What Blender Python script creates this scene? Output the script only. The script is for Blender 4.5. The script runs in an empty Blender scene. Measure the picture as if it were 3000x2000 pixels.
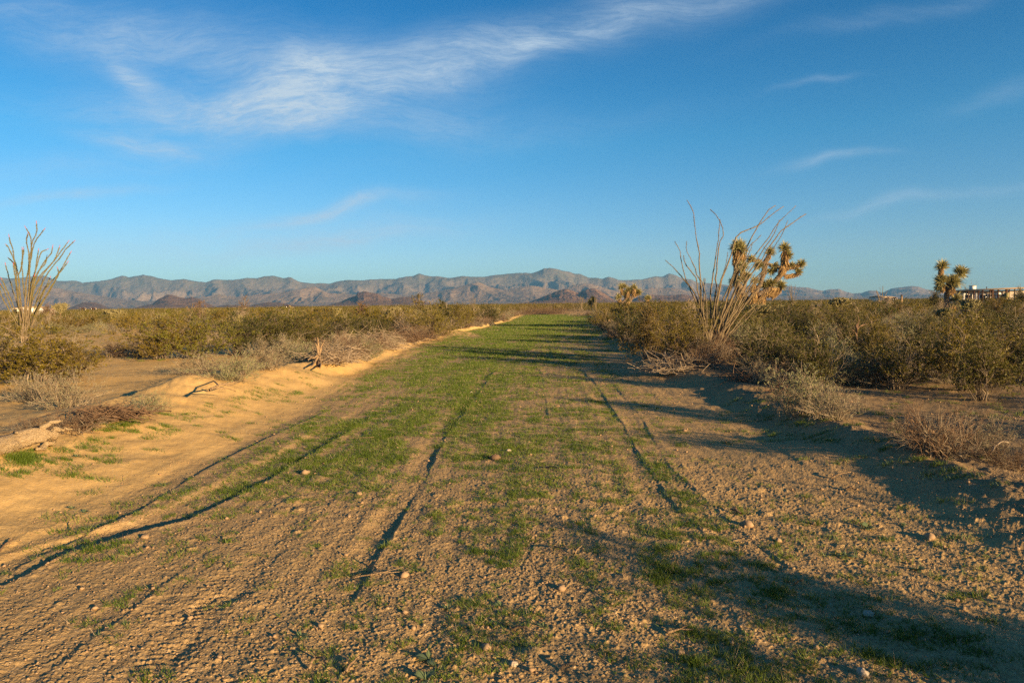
import bpy, math
import numpy as np
from mathutils import Vector, Matrix

# ------------------------------------------------------------------ camera, sky, sun, exposure
SC = bpy.context.scene
COL = SC.collection
CAM_H = 1.7
RHO, PIT, FPX = math.atan(.0127), math.atan(.056), 2000.0
_R = np.array([1., 0, 0]); _F = np.array([0, math.cos(PIT), -math.sin(PIT)]); _U = np.array([0, math.sin(PIT), math.cos(PIT)])
CR = math.cos(RHO)*_R - math.sin(RHO)*_U
CU = math.sin(RHO)*_R + math.cos(RHO)*_U
cam = bpy.data.cameras.new('camera'); camo = bpy.data.objects.new('camera', cam); COL.objects.link(camo)
cam.lens = 24.0; cam.sensor_width = 36.0; cam.clip_end = 30000; cam.clip_start = .05
camo.matrix_world = Matrix(((CR[0], CU[0], -_F[0], 0), (CR[1], CU[1], -_F[1], 0), (CR[2], CU[2], -_F[2], CAM_H), (0, 0, 0, 1)))
SC.camera = camo

def ray(px, py):
    return _F + CR*(px-1500)/FPX + CU*(1000-py)/FPX
def at(px, py, z=0.):                      # point of the photograph -> point at height z
    d = ray(px, py); t = (z-CAM_H)/d[2]; return np.array([0, 0, CAM_H]) + d*t
def aty(px, py, Y):                        # point of the photograph -> point at depth Y
    d = ray(px, py); return np.array([0, 0, CAM_H]) + d*(Y/d[1])

SUN_EL = math.radians(10.5); SUN_AZ = math.radians(135.0)     # azimuth clockwise from +Y
SUN_DIR = Vector((math.sin(SUN_AZ)*math.cos(SUN_EL), math.cos(SUN_AZ)*math.cos(SUN_EL), math.sin(SUN_EL)))
sl = bpy.data.lights.new('sun', 'SUN'); sl.energy = 5.0; sl.angle = math.radians(.5); sl.color = (1.0, .69, .36)
so = bpy.data.objects.new('sun', sl); COL.objects.link(so)
so.rotation_euler = (-SUN_DIR).to_track_quat('-Z', 'Y').to_euler()
SC.view_settings.view_transform = 'Standard'; SC.view_settings.look = 'None'
SC.view_settings.gamma = 1; SC.view_settings.use_curve_mapping = False
SC.view_settings.exposure = 1.38
SC.cycles.max_bounces = 6; SC.cycles.diffuse_bounces = 3; SC.cycles.glossy_bounces = 2
SC.cycles.transparent_max_bounces = 6; SC.cycles.volume_bounces = 0
SC.cycles.use_denoising = False

class NT:                                   # tiny node helper
    def __init__(s, tree): s.t = tree; s.t.nodes.clear()
    def n(s, typ, **kw):
        nd = s.t.nodes.new(typ)
        for k, v in kw.items():
            if k == 'ins':
                for a, b in v.items():
                    if isinstance(b, bpy.types.NodeSocket): s.t.links.new(b, nd.inputs[a])
                    else: nd.inputs[a].default_value = b
            else: setattr(nd, k, v)
        return nd
    def m(s, op, a, b=0., c=None, clamp=False):
        nd = s.t.nodes.new('ShaderNodeMath'); nd.operation = op; nd.use_clamp = clamp
        for i, v in enumerate((a, b, c)):
            if v is None: continue
            if isinstance(v, bpy.types.NodeSocket): s.t.links.new(v, nd.inputs[i])
            else: nd.inputs[i].default_value = v
        return nd.outputs[0]
    def mix(s, f, a, b, typ='MIX'):
        nd = s.t.nodes.new('ShaderNodeMix'); nd.data_type = 'RGBA'; nd.blend_type = typ
        for i, v in ((0, f), (6, a), (7, b)):
            if isinstance(v, bpy.types.NodeSocket): s.t.links.new(v, nd.inputs[i])
            else: nd.inputs[i].default_value = (tuple(v)+(1,))[:4] if isinstance(v, (tuple, list)) else v
        return nd.outputs[2]
    def ramp(s, f, stops):
        nd = s.t.nodes.new('ShaderNodeValToRGB'); s.t.links.new(f, nd.inputs[0])
        e = nd.color_ramp.elements
        while len(e) < len(stops): e.new(.5)
        for i, (p, c) in enumerate(stops):
            e[i].position = p; e[i].color = (tuple(c)+(1,))[:4] if isinstance(c, (tuple, list)) else (c, c, c, 1)
        return nd.outputs[0]
    def noise(s, vec, scale, detail=3, rough=.55, dist=0.):
        nd = s.n('ShaderNodeTexNoise', ins={'Scale': scale, 'Detail': detail, 'Roughness': rough, 'Distortion': dist})
        if vec is not None: s.t.links.new(vec, nd.inputs['Vector'])
        return nd.outputs['Fac']
    def link(s, a, b): s.t.links.new(a, b)

W = bpy.data.worlds.new('World'); SC.world = W; W.use_nodes = True
def build_world():
    T = NT(W.node_tree)
    sky = T.n('ShaderNodeTexSky', sky_type='NISHITA', sun_disc=False, sun_elevation=SUN_EL, sun_rotation=SUN_AZ,
              altitude=900., air_density=1.0, dust_density=.35, ozone_density=1.6)
    tc = T.n('ShaderNodeTexCoord'); sep = T.n('ShaderNodeSeparateXYZ', ins={0: tc.outputs['Generated']})
    X, Y, Z = sep.outputs
    ys = T.m('MAXIMUM', Y, .05)
    u = T.m('DIVIDE', X, ys); v = T.m('DIVIDE', Z, ys)
    # cirrus: streaky noise in the direction of the sky, gathered into the banks the photograph shows
    cmb = T.n('ShaderNodeCombineXYZ', ins={0: u, 1: v})
    warp = T.n('ShaderNodeTexNoise', ins={'Vector': cmb.outputs[0], 'Scale': 3.0, 'Detail': 3})
    wv = T.n('ShaderNodeVectorMath', operation='SUBTRACT', ins={0: warp.outputs['Color'], 1: (.5, .5, .5)})
    ws = T.n('ShaderNodeVectorMath', operation='SCALE', ins={0: wv.outputs[0], 'Scale': .13})
    wd = T.n('ShaderNodeVectorMath', operation='ADD', ins={0: cmb.outputs[0], 1: ws.outputs[0]})
    mp = T.n('ShaderNodeMapping', ins={'Vector': wd.outputs[0], 'Rotation': (0, 0, math.radians(-9)), 'Scale': (1.0, 3.6, 1)})
    n1 = T.noise(mp.outputs[0], 5.5, 12, .70, .5)
    mp2 = T.n('ShaderNodeMapping', ins={'Vector': wd.outputs[0], 'Rotation': (0, 0, math.radians(-14)), 'Scale': (1.0, 7., 1)})
    n2 = T.noise(mp2.outputs[0], 13., 9, .72, .25)
    nn = T.m('ADD', T.m('MULTIPLY', n1, .65), T.m('MULTIPLY', n2, .35))
    mp3 = T.n('ShaderNodeMapping', ins={'Vector': wd.outputs[0], 'Rotation': (0, 0, math.radians(-12)), 'Scale': (1.0, 5.5, 1)})
    n3 = T.noise(mp3.outputs[0], 20., 8, .7, .8)
    fil = T.m('SUBTRACT', 1., T.m('MULTIPLY', T.m('ABSOLUTE', T.m('SUBTRACT', n3, .52)), 6.), clamp=True)
    tex = T.m('MULTIPLY', T.m('MULTIPLY_ADD', nn, 4.2, -1.55, clamp=True), T.m('MULTIPLY_ADD', fil, .6, .55))
    wsep = T.n('ShaderNodeSeparateXYZ', ins={0: wd.outputs[0]})
    wu, wvv = wsep.outputs[0], wsep.outputs[1]
    blobs = [(900, 240, 150, 85, 15, .85), (560, 165, 480, 65, -9, .72), (820, 342, 440, 50, -4, 1.25), (1130, 205, 300, 50, 12, .5),
             (1400, 160, 300, 55, 12, .48), (1720, 90, 300, 65, 18, .48), (2050, 10, 330, 60, 14, .38), (1620, 140, 150, 24, 12, .6),
             (1180, 275, 230, 28, 13, .85), (400, 235, 75, 28, -32, 1.0), (430, 412, 150, 22, -7, 1.05), (300, 480, 330, 40, 4, .3),
             (230, 575, 190, 14, 6, .8), (1000, 610, 190, 16, 8, 1.0), (980, 705, 260, 26, 6, .9), (650, 700, 520, 50, 4, .45),
             (2430, 478, 120, 11, 3, .6), (2380, 257, 80, 8, 10, .4), (2600, 605, 170, 13, 7, .38), (2900, 560, 170, 15, 10, .3),
             (2920, 275, 160, 26, 14, .24), (2650, 40, 330, 22, 12, .22), (120, 60, 500, 70, -8, .2), (1500, 420, 500, 30, 8, .1)]
    tot = None
    for bx, by, a, b, ang, s in blobs:
        d = ray(bx, by); cu, cv = d[0]/d[1], d[2]/d[1]
        A, B = a/FPX*1.25, b/FPX*1.25; t = math.radians(ang)+RHO
        du = T.m('SUBTRACT', wu, cu); dv = T.m('SUBTRACT', wvv, cv)
        p = T.m('ADD', T.m('MULTIPLY', du, math.cos(t)/A), T.m('MULTIPLY', dv, math.sin(t)/A))
        q = T.m('ADD', T.m('MULTIPLY', du, -math.sin(t)/B), T.m('MULTIPLY', dv, math.cos(t)/B))
        r2 = T.m('ADD', T.m('MULTIPLY', p, p), T.m('MULTIPLY', q, q))
        g = T.m('MULTIPLY', T.m('EXPONENT', T.m('MULTIPLY', r2, -1.2)), s)
        tot = g if tot is None else T.m('ADD', tot, g)
    fac = T.m('MULTIPLY', T.m('MULTIPLY', tot, T.m('MULTIPLY_ADD', tex, .72, .28)), .68, clamp=True)
    fac = T.m('MULTIPLY', fac, T.m('GREATER_THAN', Y, .06))
    tint = T.ramp(T.m('MAXIMUM', Z, 0.), [(0., (.46, .64, .86)), (.07, (.45, .63, .85)), (.22, (.19, .63, .88)), (.44, (.04, .47, .80)), (.6, (.13, .44, .72)), (1., (.18, .36, .60))])
    col = T.mix(fac, T.mix(1., sky.outputs[0], tint, 'MULTIPLY'), CLOUD)
    bg = T.n('ShaderNodeBackground', ins={'Color': col, 'Strength': SKY_STR})
    out = T.n('ShaderNodeOutputWorld', ins={'Surface': bg.outputs[0]})



SKY_STR, CLOUD = .072, (2.8, 3.5, 4.2)
build_world()

# ------------------------------------------------------------------ numpy noise
def _hash(ix, iy, seed):
    h = (ix.astype(np.int64)*374761393 + iy.astype(np.int64)*668265263 + seed*1442695041) & 0xffffffff
    h = ((h ^ (h >> 13))*1274126177) & 0xffffffff
    return ((h ^ (h >> 16)) & 0xffffff)/float(0x1000000)
def perlin(x, y, seed=0):
    x = np.asarray(x, float); y = np.asarray(y, float)
    xi = np.floor(x); yi = np.floor(y); xf = x-xi; yf = y-yi; xi = xi.astype(np.int64); yi = yi.astype(np.int64)
    u = xf*xf*xf*(xf*(xf*6-15)+10); v = yf*yf*yf*(yf*(yf*6-15)+10)
    def g(dx, dy):
        a = _hash(xi+dx, yi+dy, seed)*2*np.pi
        return np.cos(a)*(xf-dx)+np.sin(a)*(yf-dy)
    a = g(0, 0); a += u*(g(1, 0)-a); b = g(0, 1); b += u*(g(1, 1)-b)
    return (a+v*(b-a))*1.5
def fbm(x, y, scale, octv=4, seed=0, gain=.5):
    x = np.asarray(x, float)/scale; y = np.asarray(y, float)/scale; s = 0; a = 1; t = 0
    for i in range(octv):
        s = s+a*perlin(x, y, seed+i*17); t += a; a *= gain; x = x*2.03+11.3; y = y*2.03-7.1
    return s/t
def ridged(x, y, scale, octv=5, seed=0):
    x = np.asarray(x, float)/scale; y = np.asarray(y, float)/scale; s = 0; a = 1; t = 0; w = 1
    for i in range(octv):
        r = (1-np.abs(perlin(x, y, seed+i*31)))**2; s = s+a*r*w; w = np.clip(r*1.6, 0, 1); t += a; a *= .5; x = x*2.1+5.2; y = y*2.1+1.7
    return s/t
def stones(x, y, cell, frac, seed):          # dome-shaped stones, one per some of the cells
    cx = np.floor(x/cell); cy = np.floor(y/cell); best = np.zeros_like(x)
    for i in (-1, 0, 1):
        for j in (-1, 0, 1):
            ax, ay = cx+i, cy+j
            px = (ax+_hash(ax, ay, seed))*cell; py = (ay+_hash(ax, ay, seed+1))*cell
            on = _hash(ax, ay, seed+2) < frac; rr = cell*(.22+.42*_hash(ax, ay, seed+3)**2)
            d = 1-((x-px)**2+((y-py)*1.1)**2)/rr**2
            best = np.maximum(best, np.where(on, np.sqrt(np.clip(d, 0, 1))*rr*.62, 0))
    return best
def sstep(a, b, x):
    t = np.clip((x-a)/(b-a), 0, 1); return t*t*(3-2*t)

# ------------------------------------------------------------------ shape of the land
CY = [-40, 0, 16, 26, 38, 46, 65, 95, 140]; CX = [-.9, -.7, -.4, 0., .9, 1.75, 3.9, 5.8, 9.]
def road_x(y): return np.interp(y, CY, CX)
LC = [(-40, -4.9), (0, -4.8), (7.5, -5.1), (10, -5.1), (13.8, -5.2), (16, -4.3), (26, -4.5), (38, -4.6), (46, -4.2), (67, -4.5), (100, -5)]
LT = [(-40, -3.1), (0, -3.1), (5, -3.1), (7, -2.75), (11, -2.85), (16.5, -3.5), (29, -4.1), (60, -4.1), (100, -4.3)]
RC = [(-40, 4.9), (0, 4.9), (5, 4.7), (8, 4.6), (11, 4.5), (16, 4.45), (23, 4.6), (38, 4.9), (64, 4.7), (100, 5)]
RT = [(-40, 4.0), (0, 4.), (5, 4.05), (7.4, 4.2), (10.5, 4.15), (15, 4.), (22, 4.1), (34, 4.1), (60, 4.2), (100, 4.3)]
def ip(tab, y): return np.interp(y, [p[0] for p in tab], [p[1] for p in tab])
TRACKS = [([(3, -3.12), (4.1, -3.16), (4.7, -3.1), (5.1, -2.85), (5.4, -2.6), (6.4, -2.42), (8, -2.3), (11, -2.1)], .085, .62, (3, 8.5)),
          ([(4, -3.4), (4.8, -3.3), (5.6, -3.15), (6.7, -3.22), (7.8, -3.25), (11, -3.0), (16, -3.2)], .05, .5, (4.6, 9)),
          ([(2, -.95), (4.6, -.91), (6.1, -.86), (8.6, -.85), (14, -.58), (22, -.3), (40, .6)], .042, .28, (4.2, 16)),
          ([(2, -1.65), (5, -1.58), (9, -1.55), (14, -1.5)], .012, .35, (2.6, 7)),
          ([(2, 1.5), (5.9, 1.36), (6.9, 1.38), (9.2, 1.52), (14.4, 1.76), (17.4, 1.74), (20.8, 1.24), (40, 2.0)], .034, .28, (5.2, 26)),
          ([(2, 2.0), (4, 1.8), (5, 1.66), (7, 1.62), (10, 1.9), (14, 2.1), (20, 2.3)], .018, .3, (3, 14)),
          ([(2, .3), (6, .4), (12, .6), (16, .72), (24, .5), (40, 1.4)], .02, .25, (10, 22)),
          ([(2, -2.2), (4, -2.15), (6, -2.0), (12, -1.9), (22, -1.6)], .012, .3, (2.5, 12)),
          ([(2, 3.0), (6, 2.9), (12, 3.1), (22, 3.1)], .012, .35, (2, 14))]
MOUNDS = [(at(590, 1110, .4), 1.1, .19), (at(100, 1190, .35), .9, .15), (at(870, 1075, .4), 1.0, .19), (at(480, 1150, .3), .7, .1),
          (at(1330, 965, .3), 1.6, .2), (at(1600, 912, .3), 2.5, .2), (at(2480, 1265, .3), .8, .1), (at(2100, 1060, .3), 1.3, .12)]
def height(x, y, fine=False, r=None):
    x = np.asarray(x, float); y = np.asarray(y, float)
    t = x-road_x(y)
    wob = fbm(x, y, 3.5, 3, 5)*.35
    lc, lt, rc, rt = ip(LC, y)+wob, ip(LT, y)+wob*.7, ip(RC, y)+wob*.6, ip(RT, y)+wob*.6
    inroad = sstep(-12, 0, y)*0+1
    end = 1-sstep(94, 98, y)
    hL = ((.15+.16*(1-sstep(17, 24, y)))+.08*fbm(x*0, y, 2.2, 2, 9)+.06*fbm(x*0+3, y, .7, 2, 19))*end
    hR = (.15+.10*fbm(x*0, y, 1.7, 3, 12))*end
    far = .08+.10*fbm(x, y, 9, 3, 3)+.07*fbm(x, y, 2.4, 3, 4)
    zl = np.where(t < lc, far+(hL-far)*np.exp(-((t-lc)/.75)**2), hL*sstep(lt, lc, t)**1.0)
    farr = .11+.10*fbm(x, y, 9, 3, 6)+.06*fbm(x, y, 2.0, 3, 7)
    rt = rt-.3; zr = np.where(t > rc, farr+(hR-farr)*np.exp(-((t-rc)/.6)**2), hR*sstep(rt, rc, t))
    zin = .02*fbm(x, y, 2.5, 3, 8)
    z = np.where(t < 0, zl, zr)+zin
    z = np.where(y > 94, z+(far-z)*sstep(94, 99, y), z)
    z += .35*np.exp(-((y-98.5-.1*x)/1.3)**2)*np.exp(-((x-5.5)/7)**4)
    for c, s, h in MOUNDS:
        z = z+h*np.exp(-((x-c[0])**2+(y-c[1])**2)/(s*s))
    for pts, dep, wid, (ya, yb) in TRACKS:
        x0 = ip([(p[0], p[1]) for p in pts], y)+.04*fbm(x*0+1, y, .9, 3, int(wid*1000)+9)
        o = x-x0
        m = sstep(ya-.6, ya, y)*(1-sstep(yb, yb*1.4, y))*(.3+.7*sstep(-.3, .3, fbm(x*0, y, 1.4, 3, int(wid*1000)+len(pts))))
        dep = dep*.42
        wd = wid*.6
        z = z-dep*m*sstep(.0, .035, -o)*(1-sstep(wd, wd+.14, -o))
        z = z+dep*.3*m*np.where(o >= 0, np.exp(-(o/.09)**2), sstep(-.03, 0, o))
    inb = sstep(-3.6, -3.0, t)*(1-sstep(3.6, 4.2, t))*sstep(1, 3, y)
    z = z+inb*(.010*fbm(t, y/16, .34, 3, 90)+.005*fbm(t, y/10, .12, 2, 91))
    crest = np.exp(-((t-lc)/.8)**2)+np.exp(-((t-rc)/.6)**2)
    z = z+crest*(.045*fbm(x, y, .38, 4, 97)+.022*ridged(x, y, .22, 3, 98))*(1-sstep(35, 60, y))
    z = z+(1-inb)*(.034*fbm(x, y, .6, 4, 92)+.008*ridged(x, y, .35, 3, 93))*(1-sstep(30, 60, y))
    if fine:
        rr = np.hypot(x, y)
        rough = .45+.75*sstep(-.3, .4, fbm(x, y, 1.3, 2, 41))
        inside = sstep(-3.4, -2.9, t)
        rough = rough*(.6+.4*inside)
        z = z+fbm(x, y, .22, 4, 21)*.0085*rough*(1+.8*(1-inside))
        n = rr < 26
        zz = np.zeros_like(z)
        xn, yn = x[n], y[n]; k = rough[n]
        fade = 1-sstep(14, 26, rr[n])
        zz[n] = fade*(stones(xn, yn, .035, .16, 51)*.3*np.clip(k, .3, 1)+fbm(xn, yn, .05, 2, 31)*.0032*k)
        n2 = rr[n] < 9
        q = np.zeros_like(xn); q[n2] = (1-sstep(6, 9, rr[n][n2]))*(stones(xn[n2], yn[n2], .018, .6, 61)*1.0+stones(xn[n2], yn[n2], .09, .02, 71)*.5*k[n2])
        zz[n] += q
        # tyre tread ribs pressed into the soft track at the lower left
        for xc, y0, y1, w in ((-1.72, 2.2, 4.6, .13), (-1.2, 2.4, 3.6, .1), (-.35, 2.2, 3.4, .1)):
            tr = np.exp(-((x-xc-.05*np.sin(y*1.3))/w)**4)*sstep(y0, y0+.3, y)*(1-sstep(y1-.5, y1, y))
            zz = zz+tr*(.0035*np.sin((y+.25*np.abs(x-xc)+.012*fbm(x, y, .2, 2, 95))*2*np.pi/.052)-.008)*(.4+.6*sstep(-.2, .2, fbm(x, y, .3, 2, 96)))
        z = z+zz
    return z
def gz(x, y): return float(height(np.array([x]), np.array([y]))[0])

# ------------------------------------------------------------------ mesh helpers
def mesh_obj(name, V, quads=None, tris=None, mats=(), mi=None, parent=None, smooth=False, loc=None):
    me = bpy.data.meshes.new(name)
    nq = 0 if quads is None else len(quads); nt = 0 if tris is None else len(tris)
    me.vertices.add(len(V)); me.vertices.foreach_set('co', np.asarray(V, np.float32).ravel())
    li = []
    if nq: li.append(np.asarray(quads, np.int32).ravel())
    if nt: li.append(np.asarray(tris, np.int32).ravel())
    li = np.concatenate(li); me.loops.add(len(li)); me.loops.foreach_set('vertex_index', li)
    st = np.concatenate([np.arange(nq)*4, nq*4+np.arange(nt)*3]).astype(np.int32)
    tt = np.concatenate([np.full(nq, 4), np.full(nt, 3)]).astype(np.int32)
    me.polygons.add(nq+nt); me.polygons.foreach_set('loop_start', st); me.polygons.foreach_set('loop_total', tt)
    if mi is not None: me.polygons.foreach_set('material_index', np.asarray(mi, np.int32))
    if smooth: me.polygons.foreach_set('use_smooth', np.ones(nq+nt, bool))
    for m in mats: me.materials.append(m)
    me.update(calc_edges=True)
    o = bpy.data.objects.new(name, me); COL.objects.link(o)
    if parent is not None: o.parent = parent
    if loc is not None: o.location = loc
    return o
class MB:
    def __init__(s): s.v = []; s.q = []; s.t = []; s.qm = []; s.tm = []; s.n = 0
    def add(s, V, Q=None, T=None, m=0):
        V = np.asarray(V, float).reshape(-1, 3); s.v.append(V)
        if Q is not None and len(Q): s.q.append(np.asarray(Q)+s.n); s.qm.append(np.full(len(Q), m))
        if T is not None and len(T): s.t.append(np.asarray(T)+s.n); s.tm.append(np.full(len(T), m))
        s.n += len(V)
    def tubes(s, P, R, n=4, m=0, cap=False):            # P (N,K,3) R (N,K)
        P = np.asarray(P, float); R = np.asarray(R, float)
        if P.ndim == 2: P = P[None]; R = R[None]
        N, K = P.shape[:2]
        T = np.gradient(P, axis=1); T /= np.linalg.norm(T, axis=2, keepdims=True)+1e-9
        ref = np.where(np.abs(T[..., 2:3]) > .9, np.array([1., 0, 0]), np.array([0, 0, 1.]))
        ref = np.broadcast_to(ref[:, :1], T.shape)
        A = np.cross(T, ref); A /= np.linalg.norm(A, axis=2, keepdims=True)+1e-9; B = np.cross(T, A)
        an = np.arange(n)*2*np.pi/n
        V = P[:, :, None]+R[:, :, None, None]*(np.cos(an)[None, None, :, None]*A[:, :, None]+np.sin(an)[None, None, :, None]*B[:, :, None])
        idx = np.arange(N*K*n).reshape(N, K, n); a = idx[:, :-1]; b = idx[:, 1:]
        Q = np.stack([a, np.roll(a, -1, 2), np.roll(b, -1, 2), b], -1).reshape(-1, 4)
        s.add(V, Q, m=m)
        if cap and n == 4: s.q.append(idx[:, -1][:, ::1]+s.n-N*K*n); s.qm.append(np.full(N, m))
        elif cap:
            T3 = np.stack([np.broadcast_to(idx[:, -1, :1], (N, n-2)), idx[:, -1, 1:-1], idx[:, -1, 2:]], -1).reshape(-1, 3)
            s.t.append(T3+s.n-N*K*n); s.tm.append(np.full(len(T3), m))
    def leaves(s, C, D, Nn, L, Wd, m=0):                # diamond leaves: base, direction, normal, length, width
        C = np.asarray(C); L = np.asarray(L)[:, None]; Wd = np.asarray(Wd)[:, None]
        D = D/(np.linalg.norm(D, axis=1, keepdims=True)+1e-9); S = np.cross(D, Nn); S /= np.linalg.norm(S, axis=1, keepdims=True)+1e-9
        V = np.stack([C, C+D*L*.5+S*Wd*.5, C+D*L, C+D*L*.5-S*Wd*.5], 1)
        s.add(V, np.arange(len(C)*4).reshape(-1, 4), m=m)
    def blades(s, C, D, Nn, L, Wd, m=0):                # pointed blades
        L = np.asarray(L)[:, None]; Wd = np.asarray(Wd)[:, None]
        D = D/(np.linalg.norm(D, axis=1, keepdims=True)+1e-9); S = np.cross(D, Nn); S /= np.linalg.norm(S, axis=1, keepdims=True)+1e-9
        V = np.stack([C-S*Wd*.5, C+S*Wd*.5, C+D*L], 1)
        s.add(V, None, np.arange(len(C)*3).reshape(-1, 3), m=m)
    def box(s, lo, hi, m=0, M=None):
        x0, y0, z0 = lo; x1, y1, z1 = hi
        V = np.array([(x0, y0, z0), (x1, y0, z0), (x1, y1, z0), (x0, y1, z0), (x0, y0, z1), (x1, y0, z1), (x1, y1, z1), (x0, y1, z1)], float)
        s.add(V, [(0, 3, 2, 1), (4, 5, 6, 7), (0, 1, 5, 4), (1, 2, 6, 5), (2, 3, 7, 6), (3, 0, 4, 7)], m=m)
    def build(s, name, mats, parent=None, smooth=False, loc=None):
        V = np.concatenate(s.v)
        q = np.concatenate(s.q) if s.q else None; t = np.concatenate(s.t) if s.t else None
        mi = np.concatenate(s.qm+s.tm)
        if not isinstance(mats, (list, tuple)): mats = [mats]
        return mesh_obj(name, V, q, t, mats, mi, parent, smooth, loc)
def tag(o, label=None, cat=None, group=None, kind=None):
    if label: o['label'] = label
    if cat: o['category'] = cat
    if group: o['group'] = group
    if kind: o['kind'] = kind
    return o
def empty(name, loc=(0, 0, 0), rz=0, sc=1):
    o = bpy.data.objects.new(name, None); COL.objects.link(o); o.empty_display_size = .2
    o.location = loc; o.rotation_euler.z = rz; o.scale = (sc, sc, sc) if not hasattr(sc, '__len__') else sc
    return o
def copy_tree(o, parent=None):
    c = o.copy(); COL.objects.link(c)
    if parent is not None: c.parent = parent
    for ch in list(KIDS.get(o.name, [])): copy_tree(ch, c)
    return c
KIDS = {}
def note_kids(root):
    KIDS[root.name] = [c for c in root.children]
    for c in root.children: note_kids(c)
def unit(v): return v/(np.linalg.norm(v, axis=-1, keepdims=True)+1e-9)
def resample(pts, K, jit=0., rng=None):
    pts = np.asarray(pts, float); d = np.r_[0, np.cumsum(np.linalg.norm(np.diff(pts, axis=0), axis=1))]
    t = np.linspace(0, d[-1], K); P = np.stack([np.interp(t, d, pts[:, i]) for i in range(3)], 1)
    if jit and rng is not None: P[1:] += rng.normal(0, jit, (K-1, 3))
    return P

# ------------------------------------------------------------------ materials
def mat(name, build):
    m = bpy.data.materials.new(name); m.use_nodes = True; T = NT(m.node_tree); build(T); return m
def princ(T, col, rough=.8, normal=None, spec=.2, trans=0., tcol=None):
    ins = {'Base Color': col if isinstance(col, bpy.types.NodeSocket) else (tuple(col)+(1,))[:4], 'Roughness': rough, 'Specular IOR Level': spec}
    if normal is not None: ins['Normal'] = normal
    p = T.n('ShaderNodeBsdfPrincipled', ins=ins)
    sh = p.outputs[0]
    if trans:
        tr = T.n('ShaderNodeBsdfTranslucent', ins={'Color': tcol if tcol is not None else ins['Base Color']})
        mx = T.n('ShaderNodeMixShader', ins={0: trans, 1: sh, 2: tr.outputs[0]}); sh = mx.outputs[0]
    T.n('ShaderNodeOutputMaterial', ins={'Surface': sh}); return p
def bump(T, h, dist, strength=1.):
    return T.n('ShaderNodeBump', ins={'Height': h, 'Distance': dist, 'Strength': strength}).outputs[0]
def simple(name, c1, c2, scale=8., rough=.8, bmp=0., trans=0., rnd=.0, spec=.15, alt=None, stretch=None):
    def b(T):
        tc = T.n('ShaderNodeTexCoord').outputs['Object']
        if stretch: tc = T.n('ShaderNodeMapping', ins={'Vector': tc, 'Rotation': (0, 0, -.25), 'Scale': stretch}).outputs[0]
        f = T.noise(tc, scale, 4, .6)
        f = T.ramp(f, [(.3, 0.), (.7, 1.)])
        if rnd:
            oi = T.n('ShaderNodeObjectInfo').outputs['Random']
            f = T.m('ADD', f, T.m('MULTIPLY_ADD', oi, rnd, -rnd/2), clamp=True)
        c = T.mix(f, c1, c2)
        if alt:
            oi2 = T.n('ShaderNodeObjectInfo').outputs['Random']
            c = T.mix(T.ramp(T.m('FRACT', T.m('MULTIPLY', oi2, 7.13)), [(.35, 0.), (.9, .75)]), c, alt)
        nrm = bump(T, T.noise(tc, scale*4, 4, .6), bmp) if bmp else None
        princ(T, c, rough, nrm, spec, trans)
    return mat(name, b)

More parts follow.
